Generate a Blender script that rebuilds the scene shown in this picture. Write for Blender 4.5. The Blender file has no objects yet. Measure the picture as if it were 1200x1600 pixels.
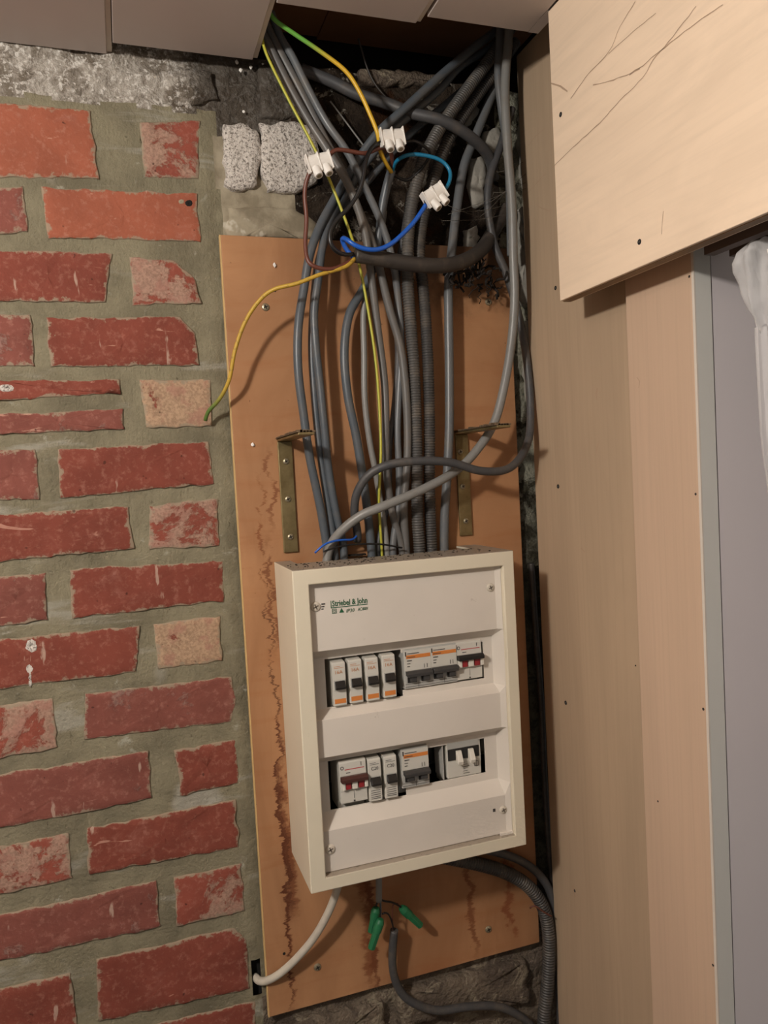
import bpy, bmesh, math, random
from mathutils import Vector, Matrix, noise as mnoise
random.seed(7)
C = bpy.context.scene.collection
S = bpy.context.scene

# ------------------------------------------------------------------ camera, world, light, exposure
CAM = Vector((0, -1.004, 1.65))
RT = Vector((0.94558459, -0.32095134, -0.05347924))
FW = Vector((0.3185354, 0.94664077, -0.04905571))
UP = Vector((0.06637012, 0.02935129, 0.99736328))
cd = bpy.data.cameras.new('camera'); cam = bpy.data.objects.new('camera', cd); C.objects.link(cam)
cd.sensor_fit = 'VERTICAL'; cd.sensor_height = 24; cd.lens = 18; cd.clip_start = .01
m = Matrix.Identity(4)
for i in range(3):
    m[i][0] = RT[i]; m[i][1] = UP[i]; m[i][2] = -FW[i]; m[i][3] = CAM[i]
cam.matrix_world = m
S.camera = cam
w = bpy.data.worlds.new('world'); S.world = w; w.use_nodes = True
w.node_tree.nodes['Background'].inputs[0].default_value = (1.0, .95, .88, 1)
w.node_tree.nodes['Background'].inputs[1].default_value = .20
ld = bpy.data.lights.new('ceiling_lamp', 'POINT'); ld.energy = 36; ld.color = (1, .94, .86); ld.shadow_soft_size = .04
lo = bpy.data.objects.new('ceiling_lamp', ld); C.objects.link(lo); lo.location = (-.56, -.92, 2.06)
S.view_settings.view_transform = 'Standard'; S.view_settings.look = 'None'
S.view_settings.gamma = 1; S.view_settings.use_curve_mapping = False
S.view_settings.exposure = 0.16

# ------------------------------------------------------------------ measuring: a sight line met with a plane of the room
def ray(x, y): return RT*((x-600)/1200) + FW + UP*(-(y-800)/1200)
def atY(x, y, v): r = ray(x, y); return CAM + r*((v-CAM.y)/r.y)
def atX(x, y, v): r = ray(x, y); return CAM + r*((v-CAM.x)/r.x)
def atZ(x, y, v): r = ray(x, y); return CAM + r*((v-CAM.z)/r.z)

# ------------------------------------------------------------------ materials
def lin(c):
    o = []
    for v in c[:3]:
        v = v/255.; o.append(v/12.92 if v <= .04045 else ((v+.055)/1.055)**2.4)
    return (*o, 1)
class NB:
    def __init__(s, name):
        s.m = bpy.data.materials.new(name); s.m.use_nodes = True
        s.t = s.m.node_tree; s.n = s.t.nodes; s.b = s.n['Principled BSDF']
        s.co = s.n.new('ShaderNodeTexCoord').outputs['Object']
        sp = s.n.new('ShaderNodeSeparateXYZ'); s.t.links.new(s.co, sp.inputs[0])
        s.x, s.y, s.z = sp.outputs
    def put(s, sock, v):
        if isinstance(v, (int, float)): sock.default_value = v
        elif isinstance(v, tuple): sock.default_value = v
        else: s.t.links.new(v, sock)
    def noise(s, scale, detail=4, rough=.55, dist=0, stretch=None):
        nd = s.n.new('ShaderNodeTexNoise'); nd.inputs['Scale'].default_value = scale
        nd.inputs['Detail'].default_value = detail; nd.inputs['Roughness'].default_value = rough
        nd.inputs['Distortion'].default_value = dist
        v = s.co
        if stretch:
            mp = s.n.new('ShaderNodeMapping'); mp.inputs['Scale'].default_value = stretch
            s.t.links.new(v, mp.inputs[0]); v = mp.outputs[0]
        s.t.links.new(v, nd.inputs['Vector']); return nd.outputs['Fac']
    def vor(s, scale):
        nd = s.n.new('ShaderNodeTexVoronoi'); nd.inputs['Scale'].default_value = scale
        s.t.links.new(s.co, nd.inputs['Vector']); return nd.outputs['Distance']
    def math(s, op, a, b=0., c=None):
        nd = s.n.new('ShaderNodeMath'); nd.operation = op
        s.put(nd.inputs[0], a); s.put(nd.inputs[1], b)
        if c is not None: s.put(nd.inputs[2], c)
        return nd.outputs[0]
    def step(s, v, a, b):
        nd = s.n.new('ShaderNodeMapRange'); nd.interpolation_type = 'SMOOTHSTEP'
        s.put(nd.inputs[0], v); nd.inputs[1].default_value = a; nd.inputs[2].default_value = b
        nd.inputs[3].default_value = 0; nd.inputs[4].default_value = 1
        return nd.outputs[0]
    def mix(s, f, a, b):
        nd = s.n.new('ShaderNodeMix'); nd.data_type = 'RGBA'
        s.put(nd.inputs[0], f); s.put(nd.inputs[6], a); s.put(nd.inputs[7], b); return nd.outputs[2]
    def bump(s, h, st=.3, d=.002, prev=None):
        nd = s.n.new('ShaderNodeBump'); nd.inputs['Strength'].default_value = st; nd.inputs['Distance'].default_value = d
        s.t.links.new(h, nd.inputs['Height']); s.t.links.new(nd.outputs[0], s.b.inputs['Normal'])
        return nd
    def fin(s, col, rough=.6, metal=0., spec=None):
        s.put(s.b.inputs['Base Color'], col); s.put(s.b.inputs['Roughness'], rough); s.b.inputs['Metallic'].default_value = metal
        if spec is not None: s.b.inputs['Specular IOR Level'].default_value = spec
        return s.m

def plain(name, c, rough=.5, var=.12, scale=60, bump=0, metal=0., dust=0., spec=None):
    k = NB(name); c1 = lin(c); c2 = tuple(v*(1-var) for v in c1[:3])+(1,)
    col = k.mix(k.noise(scale), c1, c2)
    if dust: col = k.mix(k.math('MULTIPLY', k.step(k.noise(35, 5, .7), .45, .7), dust), col, lin((120, 108, 94)))
    if bump: k.bump(k.noise(scale*3), bump, .001)
    return k.fin(col, rough, metal, spec)

MT = {}
def brick_mat(name, c, patch, amt, c3=None):
    k = NB(name); b = lin(c); d = tuple(v*.74 for v in b[:3])+(1,)
    at = k.n.new('ShaderNodeAttribute'); at.attribute_name = 'rim'; rim = at.outputs['Fac']
    col = k.mix(k.step(k.noise(14, 5, .6), .3, .75), b, d)
    col = k.mix(k.math('MULTIPLY', k.step(k.noise(26, 7, .75, .6), .54, .72), .35), col, lin((156, 108, 96)))
    col = k.mix(k.math('MULTIPLY', k.step(k.noise(120, 5, .7), .5, .7), .22), col, lin((196, 150, 132)))
    pm = k.step(k.noise(13, 9, .74, .4), .68-amt, .72-amt)
    pmc = k.mix(k.step(k.noise(330, 3, .6), .35, .65), lin(patch), tuple(v*.68 for v in lin(patch)[:3])+(1,))
    pmc = k.mix(k.math('MULTIPLY', k.step(k.noise(40, 5, .6), .5, .62), .5), pmc, lin((160, 112, 100)))
    col = k.mix(k.math('MULTIPLY', pm, .9), col, pmc)
    ed = k.step(k.math('ADD', k.math('MULTIPLY', rim, .5), k.noise(75, 7, .72)), .86, .97)      # mortar smeared over the brick's rim
    col = k.mix(k.math('MULTIPLY', ed, .85), col, lin((150, 136, 116)))
    sc = k.step(k.noise(70, 4, .5, 0, (1, 1, .2)), .68, .72)
    col = k.mix(k.math('MULTIPLY', sc, .5), col, lin((200, 178, 160)))
    sc = k.step(k.noise(60, 4, .5, 1.2, (.25, 1, 1)), .70, .73)
    col = k.mix(k.math('MULTIPLY', sc, .5), col, lin((205, 160, 140)))
    sp = k.step(k.noise(90, 2), .29, .25)
    col = k.mix(k.math('MULTIPLY', sp, .7), col, lin((60, 34, 26)))
    k.bump(k.math('ADD', k.math('ADD', k.noise(260, 4), k.math('MULTIPLY', pm, 2.)), k.noise(60, 7, .7)), .45, .0015)
    MT[name] = k.fin(col, .85, 0, .25)
brick_mat('brick_red', (130, 68, 55), (186, 148, 130), -.02)
brick_mat('brick_orange', (160, 92, 70), (205, 160, 130), .02)
brick_mat('brick_dusky', (130, 76, 66), (148, 114, 104), .10)
brick_mat('brick_patchy', (144, 76, 62), (172, 140, 122), .205)
brick_mat('brick_tan', (146, 76, 62), (182, 154, 126), .29)
# mortar
k = NB('mortar')
col = k.mix(k.step(k.noise(9, 6, .65), .35, .7), lin((150, 142, 118)), lin((118, 111, 92)))
col = k.mix(k.math('MULTIPLY', k.step(k.noise(12, 6, .65, .3, (.35, 1, 2.2)), .56, .68), .6), col, lin((176, 172, 160)))
col = k.mix(k.step(k.noise(30, 6, .7, .5), .60, .72), col, lin((176, 172, 156)))
col = k.mix(k.math('MULTIPLY', k.step(k.noise(7, 3), .60, .68), .45), col, lin((200, 196, 186)))
col = k.mix(k.step(k.noise(75, 6, .75, .4, (1, 1, .6)), .36, .29), col, lin((82, 74, 58)))
k.bump(k.math('ADD', k.noise(55, 8, .75, 0, (1, 1, .3)), k.noise(200, 6, .7)), .9, .004)
MT['mortar'] = k.fin(col, .9, 0, .2)
# whitewashed band of concrete above the bricks
k = NB('whitewashed_concrete')
col = k.mix(k.step(k.noise(24, 8, .75, .8), .38, .6), lin((186, 178, 168)), lin((120, 110, 98)))
col = k.mix(k.step(k.noise(140, 6, .7), .5, .62), col, lin((218, 212, 204)))
dirt = k.step(k.math('ADD', k.math('MULTIPLY', k.x, 4.0), k.noise(18, 6, .7)), 1.12-.35, 1.42-.35)
col = k.mix(k.math('MULTIPLY', dirt, .85), col, lin((62, 54, 46)))
k.bump(k.math('ADD', k.noise(40, 8, .75), k.noise(200, 5)), .9, .006)
MT['whitewash'] = k.fin(col, .95, 0, .15)
k = NB('whitewashed_block')
col = k.mix(k.step(k.noise(330, 6, .7, .8), .50, .60), lin((206, 198, 190)), lin((112, 104, 97)))
k.bump(k.noise(190, 5), .9, .004)
MT['block'] = k.fin(col, .95, 0, .15)
k = NB('grey_cement')
col = k.mix(k.step(k.noise(30, 6, .6), .35, .65), lin((158, 148, 128)), lin((126, 116, 98)))
col = k.mix(k.step(k.noise(18, 4, .6), .6, .64), col, lin((182, 174, 158)))
k.bump(k.noise(90, 5), .6, .002)
MT['cement'] = k.fin(col, .95, 0, .15)
# sooty rubble wall behind the cables
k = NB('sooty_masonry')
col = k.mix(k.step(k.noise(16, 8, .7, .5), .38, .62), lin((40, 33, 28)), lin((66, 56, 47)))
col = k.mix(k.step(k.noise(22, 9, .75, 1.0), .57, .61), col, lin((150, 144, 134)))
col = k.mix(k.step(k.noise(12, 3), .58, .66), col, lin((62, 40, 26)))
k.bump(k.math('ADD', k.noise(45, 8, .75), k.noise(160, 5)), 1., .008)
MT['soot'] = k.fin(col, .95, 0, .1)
k = NB('rough_masonry')
col = k.mix(k.step(k.noise(11, 8, .7, .6), .38, .6), lin((142, 128, 112)), lin((106, 94, 84)))
col = k.mix(k.step(k.noise(17, 9, .75, 1.2), .54, .60), col, lin((166, 154, 134)))
k.bump(k.math('ADD', k.noise(40, 8, .75), k.noise(160, 5)), 1., .008)
MT['rough'] = k.fin(col, .95, 0, .1)
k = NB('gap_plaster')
lt = k.math('MULTIPLY', k.step(k.noise(26, 8, .72, .6), .44, .54), k.step(k.math('ADD', k.z, k.math('MULTIPLY', k.noise(14, 4), .25)), 1.60, 1.78))  # pale patches stop lower down, the fuse box's shade painted into the plaster
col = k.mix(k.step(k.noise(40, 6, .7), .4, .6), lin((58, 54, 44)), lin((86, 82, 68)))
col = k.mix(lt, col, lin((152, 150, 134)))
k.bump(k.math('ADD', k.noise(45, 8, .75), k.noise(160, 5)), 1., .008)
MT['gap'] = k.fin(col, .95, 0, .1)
MT['flake'] = plain('pale_stone', (170, 165, 155), .95, .5, 60, .9)
MT['void'] = plain('dark_cavity', (26, 22, 19), .95, .3, 20)
# pale plywood
def ply(name, c, amp=.13, st=(1, .15, 1.2)):
    k = NB(name); b = lin(c)
    g = k.noise(9, 5, .6, 1.2, st)
    col = k.mix(k.step(g, .3, .7), b, tuple(v*(1-amp) for v in b[:3])+(1,))
    f = k.noise(70, 4, .6, .3, (1, 3 if st[2] < .5 else .08, .05 if st[2] < .5 else 2))
    col = k.mix(k.math('MULTIPLY', k.step(f, .4, .75), .16), col, tuple(v*.6 for v in b[:3])+(1,))
    k.bump(f, .08, .001)
    MT[name] = k.fin(col, .55, 0, .3)
ply('plywood_pale', (240, 216, 190), .09, (1, .5, 1.5))
ply('plywood_plank', (184, 160, 134), .12, (1, 1, .12))
ply('plywood_plank_rosy', (200, 172, 148), .08, (1, 1, .12))
ply('plywood_edge', (150, 118, 84), .3, (1, 1, .12))
# orange mounting board with brown stains
k = NB('stained_board')
b = lin((178, 132, 94))
g = k.noise(5, 6, .6, 1.0, (1.6, 1, .5))
col = k.mix(k.step(g, .3, .7), b, lin((154, 110, 76)))
col = k.mix(k.math('MULTIPLY', k.step(k.noise(28, 5, .6, .4, (.25, 1, 1.5)), .45, .75), .35), col, lin((150, 92, 54)))
wob = k.math('MULTIPLY', k.math('SUBTRACT', k.noise(20, 6, .75, 0, (.3, 1, 1.2)), .5), .07)
def streak(col, x0, z0, z1, wd, dark, s=1.0):
    d = k.math('ABSOLUTE', k.math('SUBTRACT', k.math('SUBTRACT', k.x, x0), k.math('MULTIPLY', wob, s)))
    mk = k.step(d, wd, wd*.3)
    zr = k.math('MULTIPLY', k.step(k.z, z0-.03, z0+.02), k.step(k.z, z1+.03, z1-.02))
    br = k.step(k.noise(30, 5, .6, 0, (1, 1, .8)), .40, .5)
    return k.mix(k.math('MULTIPLY', k.math('MULTIPLY', mk, zr), k.math('MULTIPLY', br, .72)), col, lin(dark))
BX = [(.033, .02, .62, .0022, (70, 32, 18)), (.150, .00, .30, .006, (84, 40, 22)), (.30, .02, .25, .006, (110, 60, 34)), (.034, .02, .40, .0035, (92, 44, 24)), (.042, .14, .34, .008, (104, 52, 28)), (.037, .14, .33, .005, (80, 38, 20)), (.040, .50, .62, .004, (100, 52, 28)),
      (.047, .66, .74, .004, (116, 64, 36)), (.031, .56, .70, .003, (126, 74, 42)), (.145, .01, .26, .013, (112, 58, 30)), (.36, .02, .2, .009, (120, 62, 34))]
for a in BX: col = streak(col, *a)
col = k.mix(k.math('MULTIPLY', k.step(k.noise(130, 4, .6), .31, .26), .8), col, lin((70, 46, 30)))
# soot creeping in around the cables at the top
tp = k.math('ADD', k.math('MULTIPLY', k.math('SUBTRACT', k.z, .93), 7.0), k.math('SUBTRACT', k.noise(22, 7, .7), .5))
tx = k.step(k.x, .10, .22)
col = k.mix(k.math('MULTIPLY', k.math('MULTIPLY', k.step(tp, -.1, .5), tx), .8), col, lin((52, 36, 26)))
k.bump(k.noise(60, 5, .6, 0, (.2, 1, 1)), .12, .001)
MT['board'] = k.fin(col, .6, 0, .3)
MT['board_edge'] = plain('board_edge_wood', (214, 178, 122), .7, .2, 40)
# box plastics
def box_mat(name, c, dusty):
    k = NB(name); b = lin(c)
    col = k.mix(k.step(k.noise(7, 4), .35, .7), b, tuple(v*.93 for v in b[:3])+(1,))
    col = k.mix(k.math('MULTIPLY', k.step(k.noise(45, 5, .7), .68, .75), .4), col, lin((150, 135, 112)))
    if dusty:
        ge = k.n.new('ShaderNodeNewGeometry'); sp = k.n.new('ShaderNodeSeparateXYZ'); k.t.links.new(ge.outputs['True Normal'], sp.inputs[0])
        up = k.step(sp.outputs[2], .6, .8)
        du = k.mix(k.step(k.noise(120, 5, .7), .55, .68), lin((148, 136, 122)), lin((66, 56, 48)))
        col = k.mix(k.math('MULTIPLY', up, .92), col, du)
    k.bump(k.noise(500, 2), .05, .0005)
    return k.fin(col, .42, 0, .4)
MT['casing'] = box_mat('cream_plastic_casing', (222, 212, 190), True)
MT['cover'] = box_mat('white_plastic_cover', (220, 211, 200), False)
MT['inside'] = plain('dark_box_inside', (34, 31, 29), .8)
MT['steel'] = plain('steel', (170, 168, 162), .35, .2, 90, 0, 1.)
MT['screw'] = plain('zinc_screw', (176, 164, 138), .4, .3, 200, 0, .7)
MT['slot'] = plain('screw_slot', (40, 34, 28), .7)
MT['soft_slot'] = plain('plastic_slot', (120, 110, 98), .6)
MT['white_screw'] = plain('white_plastic_screw', (212, 202, 186), .45)
k = NB('bronze_bracket'); col = k.mix(k.step(k.noise(25, 5, .6), .35, .7), lin((150, 134, 96)), lin((112, 96, 64)))
MT['bracket'] = k.fin(col, k.math('ADD', k.math('MULTIPLY', k.noise(60), .3), .3), .75)
MT['dusty_bracket'] = plain('dusty_bracket', (126, 104, 80), .9, .5, 80, .6)
# cables
MT['grey'] = plain('grey_sheath', (106, 109, 112), .38, .25, 20, .05, 0, .35)
MT['grey_light'] = plain('light_grey_sheath', (134, 133, 130), .4, .2, 20, .05, 0, .3)
MT['grey_warm'] = plain('warm_grey_sheath', (106, 104, 102), .42, .3, 20, .05, 0, .45)
MT['grey_blue'] = plain('blue_grey_sheath', (84, 91, 98), .4, .25, 20, .05, 0, .25)
MT['grey_dark'] = plain('dark_grey_sheath', (74, 74, 76), .5, .3, 20, .05, 0, .3)
MT['conduit'] = plain('corrugated_grey', (80, 78, 76), .5, .2, 30, 0, 0, .45)
MT['conduit_dark'] = plain('corrugated_dark', (64, 62, 61), .5, .2, 30, 0, 0, .4)
MT['black'] = plain('black_sheath', (58, 53, 50), .5, .3, 20, 0, 0, .25)
MT['white_cable'] = plain('dusty_white_sheath', (198, 190, 176), .5, .15, 40, 0, 0, .25)
MT['brown'] = plain('brown_wire', (104, 58, 46), .42, .15, 40)
MT['blackwire'] = plain('black_wire', (24, 23, 24), .35, .1, 40)
MT['blue'] = plain('blue_wire', (30, 92, 190), .35, .15, 40)
MT['teal'] = plain('teal_blue_wire', (28, 120, 160), .35, .2, 40)
MT['yellow'] = plain('yellow_wire', (206, 170, 40), .4, .15, 40)
MT['green'] = plain('green_wire', (60, 140, 60), .4, .15, 40)
MT['copper'] = plain('bare_copper', (150, 84, 54), .35, .2, 60, 0, .8)
k = NB('yellow_green_wire')   # stripe that runs along the wire
u = k.n.new('ShaderNodeUVMap').outputs[0]; sp = k.n.new('ShaderNodeSeparateXYZ'); k.t.links.new(u, sp.inputs[0])
col = k.mix(k.step(k.math('FRACT', k.math('ADD', sp.outputs[0], .25)), .66, .7), lin((186, 180, 66)), lin((104, 130, 56)))
MT['yg'] = k.fin(col, .42)
k = NB('yellow_green_end_wire')
u = k.n.new('ShaderNodeUVMap').outputs[0]; sp = k.n.new('ShaderNodeSeparateXYZ'); k.t.links.new(u, sp.inputs[0])
col = k.mix(k.step(sp.outputs[1], .22, .42), lin((104, 170, 70)), lin((214, 172, 48)))
col = k.mix(k.math('MULTIPLY', k.step(sp.outputs[0], .80, .84), .7), col, lin((96, 140, 50)))
MT['yg_top'] = k.fin(col, .38)
k = NB('yellow_green_loose_wire')
u = k.n.new('ShaderNodeUVMap').outputs[0]; sp = k.n.new('ShaderNodeSeparateXYZ'); k.t.links.new(u, sp.inputs[0])
col = k.mix(k.step(sp.outputs[1], .80, .95), lin((186, 150, 52)), lin((84, 112, 48)))
col = k.mix(k.math('MULTIPLY', k.step(sp.outputs[0], .72, .76), .55), col, lin((120, 130, 50)))
col = k.mix(k.math('MULTIPLY', k.step(k.noise(160, 4), .55, .65), .5), col, lin((110, 84, 50)))
MT['yg_loose'] = k.fin(col, .5)
MT['connector'] = plain('white_nylon', (236, 232, 226), .45, .06, 60)
MT['hole'] = plain('dark_hole', (22, 18, 16), .9)
MT['green_cap'] = plain('green_plastic_cap', (36, 112, 72), .45, .2, 60)
# breakers
MT['mod'] = plain('breaker_plastic', (206, 202, 192), .45, .06, 40)
MT['mod_grey'] = plain('breaker_plastic_grey', (178, 176, 170), .5, .08, 40)
MT['toggle'] = plain('toggle_black', (34, 32, 31), .4, .1, 40)
MT['toggle_grey'] = plain('toggle_dark_grey', (64, 62, 61), .45, .1, 40)
MT['toggle_brown'] = plain('toggle_brown', (78, 46, 40), .45, .1, 40)
MT['toggle_white'] = plain('toggle_white', (222, 216, 204), .4, .05, 40)
MT['orange'] = plain('print_orange', (214, 130, 62), .5, .08, 90)
MT['red'] = plain('indicator_red', (150, 40, 44), .4, .1, 90)
MT['redprint'] = plain('print_red', (190, 80, 80), .5, .1, 90)
MT['ink'] = plain('print_grey', (70, 66, 64), .6)
MT['ink_brown'] = plain('print_brown', (196, 136, 92), .6)
MT['ink_green'] = plain('print_green', (28, 92, 58), .6)
MT['mark'] = plain('pencil_grey_mark', (190, 162, 136), .8, .3, 80)
# ceiling, door
k = NB('ceiling_laminate'); b = lin((192, 180, 174))
col = k.mix(k.step(k.noise(5, 4), .35, .7), b, tuple(v*.95 for v in b[:3])+(1,)); MT['ceil'] = k.fin(col, .45)
MT['ceil_edge'] = plain('ceiling_tongue', (214, 204, 192), .5)
MT['joist'] = plain('old_wood', (160, 112, 76), .8, .4, 14, .3)
MT['frame'] = plain('grey_green_paint', (208, 206, 200), .45, .05, 8)
MT['door'] = plain('grey_door_paint', (212, 204, 206), .4, .05, 8)
MT['rail'] = plain('brown_rail', (92, 74, 64), .5, .1, 20)
MT['floor'] = plain('floor_tiles', (84, 74, 66), .6, .2, 8)
MT['plaster'] = plain('plain_plaster', (190, 178, 160), .8, .06, 6)
k = NB('crinkled_plastic')
k.b.inputs['Transmission Weight'].default_value = .25; k.b.inputs['IOR'].default_value = 1.2
MT['plastic'] = k.fin(lin((244, 242, 242)), .35); k.bump(k.noise(30, 4, .6, .5, (1, 1, .4)), .5, .01)
k.b.inputs['Alpha'].default_value = .5
k = NB('cobweb_dust'); MT['web'] = k.fin(lin((120, 112, 102)), .9); k.b.inputs['Alpha'].default_value = .5
MT['dirt'] = plain('black_dirt', (34, 26, 20), .95, .5, 80, .8)

# ------------------------------------------------------------------ mesh helpers
def tag(o, label=None, cat=None, group=None, kind=None):
    if label: o['label'] = label
    if cat: o['category'] = cat
    if group: o['group'] = group
    if kind: o['kind'] = kind
    return o
def thing(name, loc, label, cat, group=None):
    o = bpy.data.objects.new(name, None); C.objects.link(o); o.location = loc; o.empty_display_size = .03
    return tag(o, label, cat, group)
def root_loc(o):
    v = Vector((0, 0, 0))
    while o is not None: v = v + o.location; o = o.parent
    return v
def obj(name, bm, mats, parent=None, smooth=False, base=None, local=False):
    """mats: one material or a list; vertices are in room coordinates unless local"""
    me = bpy.data.meshes.new(name)
    if not local:
        off = root_loc(parent) if parent is not None else base
        if off is None:
            vs = [v.co for v in bm.verts]
            off = Vector((sum(v.x for v in vs)/len(vs), sum(v.y for v in vs)/len(vs), min(v.z for v in vs)))
        for v in bm.verts: v.co -= off
    bm.normal_update()
    bm.to_mesh(me); bm.free()
    o = bpy.data.objects.new(name, me); C.objects.link(o)
    if parent is not None: o.parent = parent
    elif not local: o.location = off
    for a in (mats if isinstance(mats, (list, tuple)) else [mats]): me.materials.append(MT[a])
    if smooth:
        for p in me.polygons: p.use_smooth = True
    return o
def bevel(o, wd, seg=2):
    md = o.modifiers.new('bevel', 'BEVEL'); md.width = wd; md.segments = seg; md.limit_method = 'ANGLE'; md.angle_limit = math.radians(40)
    return o
def add_box(bm, x0, x1, y0, y1, z0, z1, mi=0):
    v = [bm.verts.new((x, y, z)) for x in (x0, x1) for y in (y0, y1) for z in (z0, z1)]
    for q in ((0, 1, 3, 2), (4, 6, 7, 5), (0, 4, 5, 1), (2, 3, 7, 6), (0, 2, 6, 4), (1, 5, 7, 3)):
        f = bm.faces.new([v[i] for i in q]); f.material_index = mi
def box_bm(*a): bm = bmesh.new(); add_box(bm, *a); return bm
def add_extr(bm, prof, x0, x1, mi=0):
    """profile of (y,z) points drawn out along x"""
    a = [bm.verts.new((x0, y, z)) for y, z in prof]; b = [bm.verts.new((x1, y, z)) for y, z in prof]
    n = len(prof); fs = [bm.faces.new(a), bm.faces.new(b[::-1])]
    for i in range(n): fs.append(bm.faces.new([a[i], b[i], b[(i+1) % n], a[(i+1) % n]]))
    for f in fs: f.material_index = mi
    bmesh.ops.recalc_face_normals(bm, faces=fs)
def add_cyl(bm, c, axis, r0, r1, h, seg=20, mi=0):
    axis = Vector(axis).normalized(); q = axis.to_track_quat('Z', 'Y'); c = Vector(c)
    a = [bm.verts.new(c+q@Vector((r0*math.cos(t), r0*math.sin(t), 0))) for t in [2*math.pi*i/seg for i in range(seg)]]
    b = [bm.verts.new(c+q@Vector((r1*math.cos(t), r1*math.sin(t), h))) for t in [2*math.pi*i/seg for i in range(seg)]]
    fs = [bm.faces.new(a[::-1]), bm.faces.new(b)]
    for i in range(seg): fs.append(bm.faces.new([a[i], a[(i+1) % seg], b[(i+1) % seg], b[i]]))
    for f in fs: f.material_index = mi
def smooth_path(P, step=.004):
    """Catmull-Rom through the points (vector + radius), evenly sampled"""
    out = []; n = len(P)
    for i in range(n-1):
        p0 = P[max(i-1, 0)]; p1 = P[i]; p2 = P[i+1]; p3 = P[min(i+2, n-1)]
        L = (p2-p1).length; k = max(2, int(L/step*1.0))
        for j in range(k):
            t = j/k
            out.append(.5*((2*p1)+(p2-p0)*t+(2*p0-5*p1+4*p2-p3)*t*t+(3*p1-p0-3*p2+p3)*t**3))
    out.append(P[-1].copy()); return out
def relax(pts, it):
    for _ in range(it):
        q = [p.copy() for p in pts]
        for i in range(1, len(pts)-1): pts[i] = (q[i-1]+q[i]*2+q[i+1])/4
    return pts
def add_tube(bm, pts, r, seg=12, mi=0, rib=None):
    uvl = bm.loops.layers.uv.verify()
    n = len(pts); rings = []; T = (pts[1]-pts[0]).normalized()
    N = T.cross(Vector((0, 1, 0)))
    if N.length < .1: N = T.cross(Vector((0, 0, 1)))
    N.normalize(); s = 0
    for i, p in enumerate(pts):
        t = (pts[min(i+1, n-1)]-pts[max(i-1, 0)])
        if t.length > 1e-9: T = t.normalized()
        N = (N - T*N.dot(T)).normalized(); B = T.cross(N)
        if i: s += (p-pts[i-1]).length
        rr = r(i/(n-1)) if callable(r) else r
        if rib: rr *= 1 + .08*math.sin(2*math.pi*s/rib)
        rings.append([bm.verts.new(p+(N*math.cos(a)+B*math.sin(a))*rr) for a in [2*math.pi*j/seg for j in range(seg)]])
    for i in range(n-1):
        for j in range(seg):
            f = bm.faces.new([rings[i][j], rings[i][(j+1) % seg], rings[i+1][(j+1) % seg], rings[i+1][j]])
            f.material_index = mi; f.smooth = True
            for lp, (uu, vv) in zip(f.loops, ((j, i), (j+1, i), (j+1, i+1), (j, i+1))): lp[uvl].uv = (uu/seg, vv/(n-1))
    for rg, s_ in ((rings[0], -1), (rings[-1], 1)):
        f = bm.faces.new(rg[::s_]); f.material_index = mi
def nz(x, y, z, s=1.): return mnoise.noise(Vector((x*s, y*s, z*s)))
def screw_bm(r=.0045, seg=20, cross=True):
    bm = bmesh.new(); add_cyl(bm, (0, 0, 0), (0, -1, 0), r, r*.86, .0012, seg)
    add_cyl(bm, (0, -.0012, 0), (0, -1, 0), r*.86, r*.6, .0006, seg)
    for a in (0.4, 0.4+math.pi/2):
        d = Vector((math.cos(a), 0, math.sin(a))); e = Vector((-d.z, 0, d.x))
        vs = [Vector((0, y, 0))+d*sx*r*.55+e*sz*r*.13 for y in (-.0012, -.0021) for sx, sz in ((-1, -1), (1, -1), (1, 1), (-1, 1))]
        v = [bm.verts.new(q) for q in vs]
        for q in ((4, 5, 6, 7), (0, 1, 5, 4), (1, 2, 6, 5), (2, 3, 7, 6), (3, 0, 4, 7)):
            f = bm.faces.new([v[i] for i in q]); f.material_index = 1
    return bm
def local_part(name, bm, mats, parent, loc=None, smooth=False):
    o = obj(name, bm, mats, parent, smooth, local=True)
    if loc is not None: o.location = Vector(loc) - root_loc(parent)
    return o

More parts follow.
